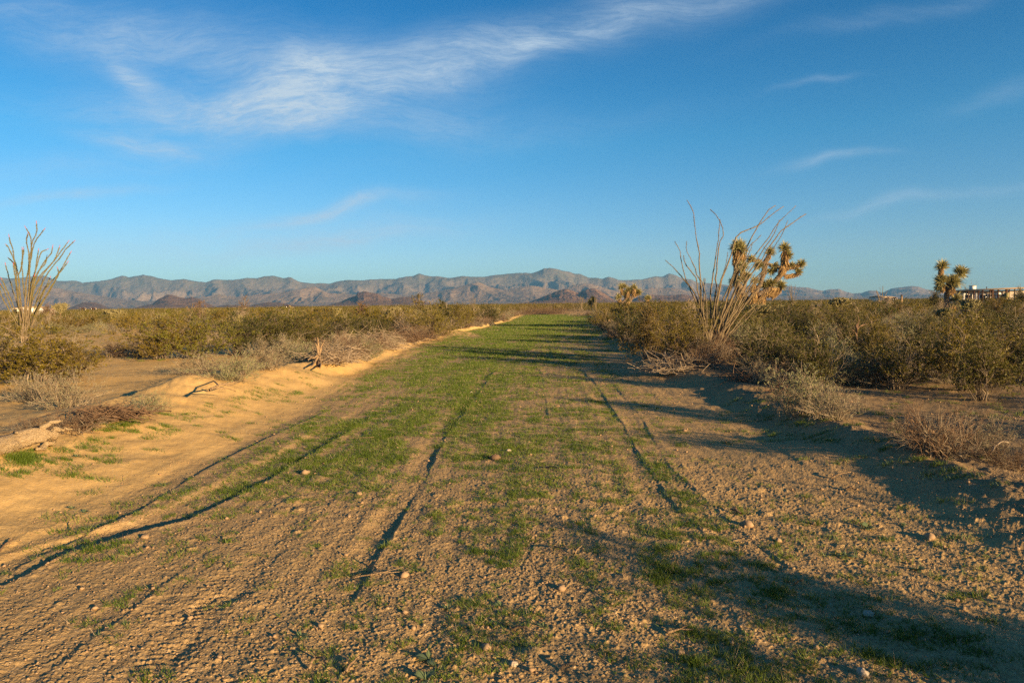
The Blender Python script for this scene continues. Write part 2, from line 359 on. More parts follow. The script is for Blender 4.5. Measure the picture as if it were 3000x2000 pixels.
def ground_mat(T):
    geo = T.n('ShaderNodeNewGeometry'); P = geo.outputs['Position']
    sep = T.n('ShaderNodeSeparateXYZ', ins={0: P}); X, Y, Z = sep.outputs
    big = T.noise(P, .35, 4, .6); mid = T.noise(P, 2.2, 5, .65); fine = T.noise(P, 24., 5, .7); grit = T.noise(P, 120., 3, .7)
    sand = T.mix(T.ramp(mid, [(.35, 0.), (.65, 1.)]), (.61, .405, .16), (.53, .345, .132))
    grav = T.mix(T.ramp(fine, [(.3, 0.), (.7, 1.)]), (.315, .205, .094), (.49, .338, .162))
    # graded road bed (gravelly, greyer) against windblown sand at the sides
    rx = T.n('ShaderNodeFloatCurve') if False else None
    # road centre drifts to the right with distance: same curve as the bed
    cx = T.n('ShaderNodeMapRange', interpolation_type='LINEAR', ins={'Value': Y, 'From Min': 20., 'From Max': 90., 'To Min': 0., 'To Max': 6.2}).outputs[0]
    t = T.m('ADD', T.m('SUBTRACT', X, cx), T.m('MULTIPLY_ADD', mid, .9, -.45))
    inside = T.m('MULTIPLY', T.ramp(T.m('MULTIPLY_ADD', t, .1, .5), [(.13, 0.), (.19, 1.)]), 1.)
    inside = T.m('MULTIPLY', inside, T.m('MULTIPLY_ADD', T.ramp(big, [(.3, 0.), (.62, 1.)]), .35, .65))
    c = T.mix(inside, sand, grav)
    # right of the road: darker stony soil; its colour also deepens the bank's shade
    c = T.mix(T.ramp(T.m('MULTIPLY_ADD', t, .1, 0.), [(.33, 0.), (.42, .8)]), c, T.mix(fine, (.17, .115, .062), (.29, .205, .112)))
    # scattered pale and dark grains
    v = T.n('ShaderNodeTexVoronoi', ins={'Vector': P, 'Scale': 62.}); vd = v.outputs['Distance']; vc = v.outputs['Color']
    g = T.n('ShaderNodeSeparateColor', ins={0: vc}).outputs[0]
    spot = T.m('MULTIPLY', T.m('LESS_THAN', vd, .32), T.m('GREATER_THAN', g, .86))
    c = T.mix(T.m('MULTIPLY', spot, .55), c, (.62, .5, .36))
    dark = T.m('MULTIPLY', T.m('LESS_THAN', vd, .3), T.m('LESS_THAN', g, .08))
    c = T.mix(T.m('MULTIPLY', dark, .5), c, (.12, .08, .05))
    c = T.mix(.5, c, T.mix(grit, (.3, .3, .3), (.72, .72, .72)), 'OVERLAY')
    # far plain: olive-tan
    dist = T.m('POWER', T.m('ADD', T.m('MULTIPLY', X, X), T.m('MULTIPLY', Y, Y)), .5)
    ff = T.n('ShaderNodeMapRange', ins={'Value': dist, 'From Min': 150., 'From Max': 900.}).outputs[0]
    c = T.mix(T.m('MULTIPLY', ff, .8), c, (.20, .15, .08))
    h = T.m('ADD', T.m('MULTIPLY', T.noise(P, 30., 6, .7), 1.), T.m('MULTIPLY', T.m('MAXIMUM', T.m('SUBTRACT', .42, vd), 0.), 1.2))
    h = T.m('ADD', h, T.m('MULTIPLY', T.noise(P, 5.5, 4, .6), 3.0))
    h = T.m('MULTIPLY', h, T.m('MULTIPLY_ADD', inside, .55, .45))
    princ(T, c, .95, bump(T, h, .010, .9), .05)
M = {}
M['ground'] = mat('sandy_soil', ground_mat)
M['leaf'] = simple('creosote_leaf', (.088, .075, .006), (.205, .155, .012), 5., .5, 0, .12, .7, .25, (.13, .085, .016))
M['leaf_dark'] = simple('creosote_leaf_deep', (.050, .055, .007), (.125, .112, .012), 5., .5, 0, .12, .7, .25, (.035, .045, .008))
M['leaf_green'] = simple('creosote_leaf_fresh', (.070, .082, .007), (.15, .15, .012), 5., .5, 0, .12, .6, .25, (.19, .15, .02))
M['far_leaf'] = simple('far_scrub_leaf', (.035, .036, .006), (.125, .10, .014), .16, .6, 0, .05)
M['stem'] = simple('creosote_stem', (.10, .075, .05), (.24, .19, .13), 12., .9, 0, 0, .3)
M['dead'] = simple('bleached_twig', (.42, .34, .24), (.26, .19, .12), 14., .9, 0, 0, .3)
M['grey'] = simple('grey_twig', (.30, .245, .17), (.19, .145, .095), 9., .9, 0, 0, .4)
M['greyleaf'] = simple('grey_leaf', (.32, .30, .18), (.21, .20, .11), 9., .8, 0, .15, .4)
M['sage'] = simple('sage_leaf', (.30, .30, .15), (.20, .215, .10), 9., .8, 0, .15, .3)
M['brown'] = simple('brown_twig', (.20, .13, .08), (.12, .075, .045), 9., .9, 0, 0, .4)
M['ocot'] = simple('ocotillo_bark', (.25, .19, .11), (.10, .08, .05), 30., .9, .01)
M['ocleaf'] = simple('ocotillo_leaf', (.13, .125, .03), (.22, .20, .06), 8., .6, 0, .1)
M['flower'] = simple('ocotillo_flower', (.40, .05, .05), (.45, .12, .09), 8., .6)
M['jleaf'] = simple('joshua_leaf', (.24, .225, .08), (.42, .36, .15), 3., .45, 0, .1, .2, .4)
M['jdead'] = simple('joshua_dead_leaf', (.46, .31, .13), (.30, .19, .085), 4., .8, 0, .1)
M['jbark'] = simple('joshua_bark', (.24, .18, .12), (.13, .095, .065), 10., .95, .03)
M['cholla'] = simple('cholla_spine', (.30, .26, .12), (.20, .17, .075), 12., .7, .01, .15)
M['log'] = simple('bleached_wood', (.40, .28, .155), (.20, .13, .075), 22., .85, .02)
M['mount'] = None
M['grass'] = simple('grass_blade', (.064, .112, .009), (.132, .178, .020), 1.2, .5, 0, .18, 0, .3)
M['weed'] = simple('weed_leaf', (.13, .18, .08), (.2, .25, .12), 14., .5, 0, .2)
M['logwood'] = simple('weathered_log', (.74, .57, .34), (.38, .26, .14), 9., .9, .03, stretch=(1.2, 9, 9))
M['stone'] = simple('pebble', (.38, .26, .15), (.25, .165, .095), 3., .9, .004)
M['pale_stone'] = simple('pale_stone', (.48, .40, .30), (.36, .29, .21), 14., .9, .01)

# ------------------------------------------------------------------ ground: one sheet, cut into road bed and desert floor
def build_ground():
    rows = [.3]
    while rows[-1] < 2.6: rows.append(rows[-1]+.08)
    r = rows[-1]
    while r < 9500:
        px = r*r/(1.7*683)*.8
        if r < 60: d = min(px, .22)
        elif r < 130: d = .5
        else: d = r*.06
        r += d; rows.append(r)
    rows = np.array(rows)
    fine = np.linspace(-42, 42, 1250)
    coarse = np.arange(43.5, 317, 1.8)
    th = np.radians(np.concatenate([fine, coarse])); n = len(th)
    Rr, Th = np.meshgrid(rows, th, indexing='ij'); x = Rr*np.sin(Th); y = Rr*np.cos(Th)
    z = height(x.ravel(), y.ravel(), True)
    rr = Rr.ravel(); z = z*(1-sstep(260, 900, rr))
    V = np.stack([x.ravel(), y.ravel(), z], 1)
    idx = np.arange(len(V)).reshape(Rr.shape); a = idx[:-1]; b = idx[1:]
    Q = np.stack([a, b, np.roll(b, -1, 1), np.roll(a, -1, 1)], -1).reshape(-1, 4)
    c = V[Q].mean(1); t = c[:, 0]-road_x(c[:, 1])
    m = (t > ip(LT, c[:, 1])) & (t < ip(RT, c[:, 1])) & (c[:, 1] < 96) & (c[:, 1] > -40)
    for nm, sel in (('dirt_road', m), ('ground', ~m)):
        q = Q[sel]; us, inv = np.unique(q, return_inverse=True)
        o = mesh_obj(nm, V[us], inv.reshape(-1, 4), None, [M['ground']], smooth=True); tag(o, kind='structure')
    # the patch right under the camera
    th2 = th; ring = np.stack([.3*np.sin(th2), .3*np.cos(th2), height(.3*np.sin(th2), .3*np.cos(th2), True)], 1)
    Vc = np.vstack([ring, [[0, 0, gz(0, 0)]]]); k = np.arange(n)
    o = mesh_obj('dirt_road', Vc, None, np.stack([np.full(n, n), k, np.roll(k, -1)], 1), [M['ground']], smooth=True); tag(o, kind='structure')
build_ground()
# ------------------------------------------------------------------ mountains and foothills
PROF = [(-900, 800), (-500, 822), (-200, 818), (0, 813), (27, 816), (129, 807), (170, 823), (223, 822), (241, 828), (304, 822), (330, 816), (357, 807), (379, 812), (420, 805), (446, 809), (478, 818),
        (504, 821), (536, 817), (576, 824), (603, 827), (625, 819), (683, 820), (723, 814), (751, 815), (775, 809.5), (799, 807), (829, 815), (850, 811),
        (877, 825.5), (918, 830.6), (945, 829), (962, 831.6), (982, 825.5), (1016, 820), (1047, 821), (1071, 820), (1118, 817), (1159, 817), (1186, 810.5), (1210, 808.5),
        (1227, 801), (1244, 806), (1265, 810), (1285, 808.5), (1309, 814), (1326, 814), (1353, 808), (1377, 810.5), (1418, 811), (1448, 805.5), (1481, 803),
        (1509, 800), (1537, 798.5), (1557, 801), (1575, 794.6), (1593, 786.5), (1613, 785), (1631, 787.5), (1644, 792), (1667, 796), (1685, 802), (1703, 803), (1723, 813),
        (1748, 814), (1764, 817), (1782, 811), (1794, 813), (1815, 820), (1845, 821), (1863, 818), (1879, 819), (1899, 814), (1922, 809), (1942, 810), (1960, 801), (1973, 803.5),
        (1981, 806), (1998, 816), (2023, 818), (2047, 828), (2093, 830), (2146, 837), (2230, 836), (2317, 838), (2338, 841), (2363, 841), (2378, 846), (2413, 851.5), (2434, 847),
        (2459, 846), (2476, 854), (2501, 860), (2525, 858), (2546, 851), (2567, 851.5), (2585, 858), (2610, 845.6), (2631, 842), (2652, 840), (2673, 837), (2690, 840), (2722, 849),
        (2743, 854), (2800, 860), (2900, 858), (3000, 862), (3300, 850), (3700, 852), (4200, 845)]
MIDP = [(-900, 850), (-300, 840), (0, 862), (120, 835), (200, 850), (300, 868), (420, 882), (560, 876), (640, 862), (690, 870), (760, 862), (815, 858), (905, 842), (925, 840), (960, 858), (1040, 862), (1120, 858),
        (1200, 866), (1300, 850), (1345, 840), (1400, 825), (1430, 838), (1475, 850), (1520, 842), (1560, 836), (1640, 850), (1690, 832), (1730, 830), (1780, 846), (1840, 862), (1884, 848), (1904, 842), (1935, 844), (1973, 843),
        (2000, 849), (2023, 856), (2060, 868), (2200, 872), (2300, 866), (2500, 872), (2700, 868), (3000, 866), (3600, 860)]
HILLS = [[(388, 905), (410, 897), (446, 890), (465, 876), (491, 862), (508, 864), (527, 871), (545, 873), (562, 870), (580, 874), (598, 883), (625, 896), (650, 905)],
         [(190, 907), (225, 893), (245, 886), (262, 884), (277, 886), (295, 890), (312, 899), (330, 906)],
         [(700, 900), (740, 893), (790, 884), (820, 886), (860, 893), (900, 898)],
         [(940, 900), (975, 889), (996, 884), (1020, 874), (1043, 866), (1046, 858), (1067, 853), (1105, 859.5), (1118, 867), (1145, 875), (1160, 873), (1183, 870), (1200, 870), (1217, 874), (1251, 886), (1285, 893)],
         [(1520, 891), (1545, 886), (1577, 875), (1613, 860), (1634, 851), (1659, 846), (1672, 849), (1687, 856), (1697, 857), (1715, 848), (1735, 845), (1746, 846), (1759, 852), (1782, 867), (1805, 882), (1830, 889)],
         [(1830, 888), (1870, 870), (1904, 862), (1950, 866), (2000, 862), (2060, 872), (2120, 880), (2200, 882), (2300, 885)],
         [(620, 905), (640, 897), (665, 893), (700, 894), (740, 900), (760, 905)]]
def prof_uv(pts):
    u, e = [], []
    for px, py in pts:
        d = ray(px, py); u.append(d[0]/d[1]); e.append(d[2]/d[1])
    return np.array(u), np.array(e)
def mount_mat(lo1, lo2, hi1, hi2, h0, h1):
    def b(T):
        P = T.n('ShaderNodeNewGeometry').outputs['Position']; Z = T.n('ShaderNodeSeparateXYZ', ins={0: P}).outputs[2]
        n = T.noise(P, .012, 6, .65); n3 = T.noise(P, .06, 4, .6)
        lo = T.mix(T.ramp(n, [(.35, 0.), (.65, 1.)]), lo1, lo2); hi = T.mix(T.ramp(n, [(.4, 0.), (.6, 1.)]), hi1, hi2)
        f = T.n('ShaderNodeMapRange', ins={'Value': T.m('ADD', Z, T.m('MULTIPLY_ADD', T.noise(P, .0022, 4, .6), 130., -65.)), 'From Min': h0, 'From Max': h1}).outputs[0]
        c = T.mix(f, lo, hi)
        c = T.mix(.45, c, T.mix(T.ramp(n3, [(.35, 0.), (.65, 1.)]), (.32, .32, .32), (.66, .66, .66)), 'OVERLAY')
        princ(T, c, .95, bump(T, T.m('ADD', T.noise(P, .02, 6, .65), T.m('MULTIPLY', n3, .3)), 22., .8), .0)
    return b
def build_range(name, pts, r0, rc, r2, amp, seed, m, nu=1100, nr=110, u0=-1.05, u1=1.05, wav=(420., 1500.), front=1.15):
    pu, pe = prof_uv(pts)
    u = np.linspace(u0, u1, nu); e = np.interp(u, pu, pe)
    e = e+perlin(u*260, u*0, seed)*.0004+perlin(u*90, u*0+2, seed)*.0005
    e = np.maximum(e, 0)
    s = np.concatenate([np.linspace(0, 1, int(nr*.82)), 1+np.linspace(0, 1, int(nr*.18)+1)[1:]])
    S, U = np.meshgrid(s, u, indexing='ij'); E = np.broadcast_to(e, S.shape)
    crest = rc*(1+.05*fbm(U*2, U*0, .5, 3, seed+3))
    Y = np.where(S <= 1, r0+(crest-r0)*S, crest+(r2-crest)*(S-1)); X = U*Y
    # spurs lean to the left as they come down towards the plain
    wx, wy = X+fbm(X, Y, 900, 3, seed+5)*320+(Y-rc)*.55, Y+fbm(X, Y, 900, 3, seed+6)*320
    rid = ridged(wx, wy*(wav[0]/wav[1]), wav[0], 6, seed)
    body = np.where(S <= 1, S**front, np.clip(1-(S-1), 0, 1)**1.2)
    w = np.where(S <= 1, (1-S**5)*np.clip(S*2.2, 0, 1)**.8, np.clip((S-1)*3, 0, 1)*.6)
    full = crest*E
    H = full*body
    H = H-amp*full*w*(1-rid)*body**.35+full*amp*.22*w*(rid-.3)*np.clip(S, 0, 1)
    H = np.minimum(H, np.where(S < 1, E*Y*.985*np.clip(.25+S*.8, 0, 1.0), H)) if True else H
    det = ridged(X, Y*.6, wav[0]*.33, 4, seed+9); H = H-full*.10*w*np.clip(body*2, 0, 1)*(1-det)
    H = np.maximum(H, -3)+np.where(S < .02, -3, 0)
    V = np.stack([X.ravel(), Y.ravel(), (H+CAM_H*np.clip(body*3, 0, 1)).ravel()], 1)
    idx = np.arange(len(V)).reshape(S.shape); a = idx[:-1, :-1]; b = idx[:-1, 1:]; c = idx[1:, 1:]; d = idx[1:, :-1]
    Q = np.stack([a, b, c, d], -1).reshape(-1, 4)
    o = mesh_obj(name, V, Q, None, [m], smooth=True); tag(o, kind='structure'); return o
MT = mat('mountain_rock', mount_mat((.26, .185, .12), (.19, .14, .095), (.115, .105, .07), (.175, .14, .095), 90., 240.))
MT2 = mat('range_rock', mount_mat((.25, .175, .115), (.185, .135, .09), (.21, .155, .10), (.26, .19, .13), 100., 300.))
MT3 = mat('foothill_rock', mount_mat((.24, .145, .085), (.15, .09, .06), (.21, .125, .08), (.13, .08, .055), 20., 90.))
build_range('mountains', PROF, 4700, 6600, 8200, .95, 11, MT)
build_range('hills', MIDP, 3900, 4700, 5600, .85, 23, MT2, nr=80, wav=(260., 800.))
for i, h in enumerate(HILLS):
    pu, _ = prof_uv(h)
    build_range('foothill', h, 2350, 2800, 3300, .35, 40+i, MT3, nu=max(60, int((pu[-1]-pu[0])*1400)), nr=70, u0=pu[0], u1=pu[-1], wav=(110., 260.), front=1.0)
def build_haze():
    m = bpy.data.materials.new('haze_air'); m.use_nodes = True; T = NT(m.node_tree)
    v = T.n('ShaderNodeVolumePrincipled', ins={'Color': HAZE_COL, 'Density': HAZE_DEN, 'Anisotropy': 0.})
    T.n('ShaderNodeOutputMaterial', ins={'Volume': v.outputs[0]}); m.cycles.volume_sampling = 'DISTANCE'
    b = MB(); b.box((-9000, -700, -4.5), (9000, 9600, 385)); o = b.build('haze', m); tag(o, 'thin pale haze over the plain and mountains', 'haze', kind='stuff')
HAZE_COL, HAZE_DEN = (.20, .52, .95, 1), 7.5e-5
build_haze()

# ------------------------------------------------------------------ plant builders (each returns meshes under one Empty)
def dirs_dome(rng, n, e0, e1):
    az = rng.uniform(0, 2*np.pi, n); e = np.radians(rng.uniform(e0, e1, n))
    return az, e
def bez(a, b, c, K):
    t = np.linspace(0, 1, K)[None, :, None]
    return a[:, None]*(1-t)**2+2*b[:, None]*t*(1-t)+c[:, None]*t*t
def rnd_unit(rng, n): return unit(rng.normal(0, 1, (n, 3)))
def scrub_mesh(seed, H, Wd, nst=34, nsub=7, ntw=4, nleaf=5, leafL=.026, leafW=.014, r0=.009, e0=18, e1=88, base=.13, dead=6, leafstart=.3, wob=.03, lean=(0, 0)):
    rng = np.random.default_rng(seed); st = MB(); lf = MB()
    N = nst+dead
    az, e = dirs_dome(rng, N, e0, e1)
    k = rng.uniform(.72, 1.06, N)
    k *= 1+.22*np.sin(az*2+seed)+.12*np.sin(az*3+seed*2)
    tip = np.stack([np.cos(az)*np.cos(e)*Wd/2*k*1.15+lean[0], np.sin(az)*np.cos(e)*Wd/2*k*1.15+lean[1], H*(.18+.82*np.sin(e))*k], 1)
    tip[:, 2] = np.clip(tip[:, 2], .04, H*1.08)
    b0 = np.stack([np.cos(az)*base*rng.uniform(0, 1, N), np.sin(az)*base*rng.uniform(0, 1, N), np.full(N, -.06)], 1)
    ctl = b0+(tip-b0)*np.stack([rng.uniform(.25, .6, N)]*2+[rng.uniform(.45, .8, N)], 1)
    K = 8; P = bez(b0, ctl, tip, K); P[:, 1:] += rng.normal(0, wob*H/1.4, (N, K-1, 3))
    R = np.linspace(1, .35, K)[None]*r0*rng.uniform(.7, 1.3, N)[:, None]
    st.tubes(P[:nst], R[:nst], 4, 0)
    if dead: st.tubes(P[nst:], R[nst:]*1.0, 4, 1)
    def sub(P, cnt, L0, L1, t0, spread, K2, rng):
        n, K = P.shape[:2]; par = np.repeat(np.arange(n), cnt); t = rng.uniform(t0, .98, n*cnt)*(K-1)
        i = np.minimum(t.astype(int), K-2); f = (t-i)[:, None]
        o = P[par, i]*(1-f)+P[par, i+1]*f; tg = unit(P[par, i+1]-P[par, i])
        d = unit(tg+rng.normal(0, spread, (n*cnt, 3))+np.array([0, 0, .12])); L = rng.uniform(L0, L1, n*cnt)
        e = o+d*L[:, None]; mid = o+d*L[:, None]*.5+rng.normal(0, .08, (n*cnt, 3))*L[:, None]
        return bez(o, mid, e, K2), par
    S, _ = sub(P[:nst], nsub, H*.14, H*.32, leafstart, .55, 4, rng)
    S[..., 2] = np.maximum(S[..., 2], .02)
    st.tubes(S, np.linspace(1, .5, 4)[None]*r0*.42*np.ones((len(S), 1)), 3, 0)
    if dead:
        D, _ = sub(P[nst:], nsub, H*.12, H*.36, .35, .6, 4, rng); st.tubes(D, np.linspace(1, .4, 4)[None]*r0*.42*np.ones((len(D), 1)), 3, 1)
        D2, _ = sub(D, 2, H*.05, H*.14, .3, .7, 3, rng); st.tubes(D2, np.linspace(1, .4, 3)[None]*r0*.25*np.ones((len(D2), 1)), 3, 1)
    if ntw:
        Tw, _ = sub(S, ntw, H*.05, H*.14, .2, .7, 3, rng)
        st.tubes(Tw, np.linspace(1, .6, 3)[None]*r0*.24*np.ones((len(Tw), 1)), 3, 0)
    else: Tw = S
    if nleaf:
        n = len(Tw); par = np.repeat(np.arange(n), nleaf); t = rng.uniform(.15, 1, len(par))[:, None]
        C = Tw[par, 0]*(1-t)+Tw[par, -1]*t+rng.normal(0, .006, (len(par), 3))
        tg = unit(Tw[par, -1]-Tw[par, 0]); D = unit(tg+rng.normal(0, .8, (len(par), 3)))
        sc = rng.uniform(.7, 1.3, len(par)); lf.leaves(C, D, rnd_unit(rng, len(par)), leafL*sc, leafW*sc)
    allz = np.concatenate([v[:, 2] for v in st.v+lf.v]); k = H/np.quantile(allz, .985)
    for q in (st, lf):
        for v in q.v: v[:, 2] = np.where(v[:, 2] > 0, v[:, 2]*k, v[:, 2])
    return st, lf
def plant(name, seed, stem_m, leaf_m, leafname='foliage', stemname='stems', **kw):
    st, lf = scrub_mesh(seed, **kw)
    root = empty(name)
    st.build(stemname, stem_m, root)
    if lf.n: lf.build(leafname, leaf_m, root)
    bpy.context.view_layer.update(); note_kids(root); return root
def merged(name, seed, stem_m, leaf_m, **kw):          # one mesh, for copies too small to show parts
    st, lf = scrub_mesh(seed, **kw)
    mats = list(stem_m)+[leaf_m]
    if lf.n: st.add(np.concatenate(lf.v), np.concatenate(lf.q), m=len(mats)-1)
    return st.build(name, mats)
PROTO = {}
def protos(kind, n, fn):
    PROTO[kind] = [[fn(i), False] for i in range(n)]
protos('creosote', 7, lambda i: plant('creosote_bush', 100+i, [M['stem'], M['dead']], [M['leaf_dark'], M['leaf'], M['leaf_green']][i % 3], H=1.5, Wd=[2.3, 2.0, 2.5, 1.9, 2.2, 2.7, 2.1][i], nst=38, nsub=8, ntw=4, nleaf=13, leafL=.034, leafW=.019, dead=4+i % 4))
protos('far_creosote', 4, lambda i: merged('creosote_bush', 150+i, [M['stem'], M['dead']], [M['leaf_dark'], M['leaf'], M['leaf_green'], M['leaf']][i], H=1.5, Wd=2.4, nst=28, nsub=7, ntw=3, nleaf=9, leafL=.06, leafW=.036, r0=.012, dead=4, base=.2))
protos('bursage', 4, lambda i: plant('bursage_shrub', 200+i, [M['grey'], M['dead']], M['greyleaf'], H=.5, Wd=[1.0, .9, 1.15, .85][i], nst=70, nsub=6, ntw=3, nleaf=2, leafL=.018, leafW=.009, r0=.005, e0=5, base=.2, dead=12, wob=.06, leafstart=.25))
protos('sage', 3, lambda i: plant('sagebrush', 230+i, [M['grey'], M['dead']], M['sage'], H=.6, Wd=[1.1, 1.3, 1.0][i], nst=60, nsub=7, ntw=3, nleaf=5, leafL=.022, leafW=.010, r0=.005, e0=8, base=.2, dead=6, wob=.04, leafstart=.35))
protos('dry', 4, lambda i: plant('dry_shrub', 260+i, [M['brown'], M['grey']], M['grey'], H=.55, Wd=[1.3, 1.1, 1.5, 1.2][i], nst=60, nsub=7, ntw=3, nleaf=0, r0=.0055, e0=3, e1=75, base=.25, dead=40, wob=.07, leafstart=.2))
protos('twigs', 3, lambda i: plant('bare_shrub', 290+i, [M['dead'], M['grey']], M['grey'], H=1.1, Wd=[1.2, 1.0, 1.5][i], nst=18, nsub=6, ntw=4, nleaf=0, r0=.008, e0=25, base=.1, dead=10, wob=.05, leafstart=.3))

def cholla_mesh(seed, H):
    rng = np.random.default_rng(seed); b = MB(); tr = MB()
    tips = []
    tr.tubes(np.array([[0, 0, -.05], [.02, .01, H*.25], [.05, -.02, H*.5]]), np.array([.05, .045, .035])*H, 6)
    pts = [(np.array([.0, 0, H*(.18+.3*k/7)]), 0) for k in range(8)]
    segsP, segsR = [], []
    while pts:
        p, lv = pts.pop()
        if lv > 4: continue
        for _ in range(rng.integers(2, 4) if lv < 3 else 2):
            a = rng.uniform(0, 2*np.pi); el = rng.uniform(.25, 1.25); d = np.array([math.cos(a)*math.cos(el), math.sin(a)*math.cos(el), math.sin(el)])
            L = H*rng.uniform(.10, .17); q = p+d*L
            if q[2] > H or np.hypot(q[0], q[1]) > H*.48: continue
            r = H*rng.uniform(.018, .026)*(1.15-.08*lv)
            segsP.append(np.linspace(p, q, 4)); segsR.append(np.array([.7, 1, 1, .35])*r); pts.append((q, lv+1))
            if len(segsP) > 420: pts = []; break
    P = np.array(segsP); R = np.array(segsR); b.tubes(P, R, 6, 0, cap=True)
    # spines: a fuzz of short pale needles on every joint
    n = len(P); cnt = 26; par = np.repeat(np.arange(n), cnt); t = rng.uniform(0, 1, len(par))[:, None]
    C = P[par, 0]*(1-t)+P[par, -1]*t; D = unit(rnd_unit(rng, len(par))+unit(P[par, -1]-P[par, 0])*.3)
    b.blades(C, D, rnd_unit(rng, len(par)), np.full(len(par), H*.048), np.full(len(par), H*.006))
    return tr, b
def cholla(seed):
    tr, b = cholla_mesh(seed, 1.4); root = empty('cholla_cactus'); tr.build('trunk', M['brown'], root, True); b.build('spiny_joints', M['cholla'], root)
    bpy.context.view_layer.update(); note_kids(root); return root
protos('cholla', 3, lambda i: cholla(300+i))

USED = []
def put(kind, x, y, H=1., label=None, cat=None, group=None, name=None, wide=1., rng=None, rz=None, idx=None, dz=0., tilt=0.):
    """stand a plant of some kind at x, y; H scales it to the wanted height"""
    base = {'creosote': 1.5, 'far_creosote': 1.5, 'bursage': .5, 'sage': .6, 'dry': .55, 'twigs': 1.1, 'cholla': 1.4}[kind]
    r = rng or RNG
    i = idx if idx is not None else int(r.integers(len(PROTO[kind])))
    o, used = PROTO[kind][i]
    if used: o = copy_tree(o)
    else: PROTO[kind][i][1] = True
    s = H/base; o.location = (x, y, gz(x, y)-.02+dz); o.rotation_euler = (tilt, 0, rz if rz is not None else r.uniform(0, 6.28)); o.scale = (s*wide, s*wide, s)
    for k in ('label', 'category', 'group'):
        if k in o: del o[k]
    tag(o, label, cat, group); USED.append((x, y, wide*H))
    return o
RNG = np.random.default_rng(7)

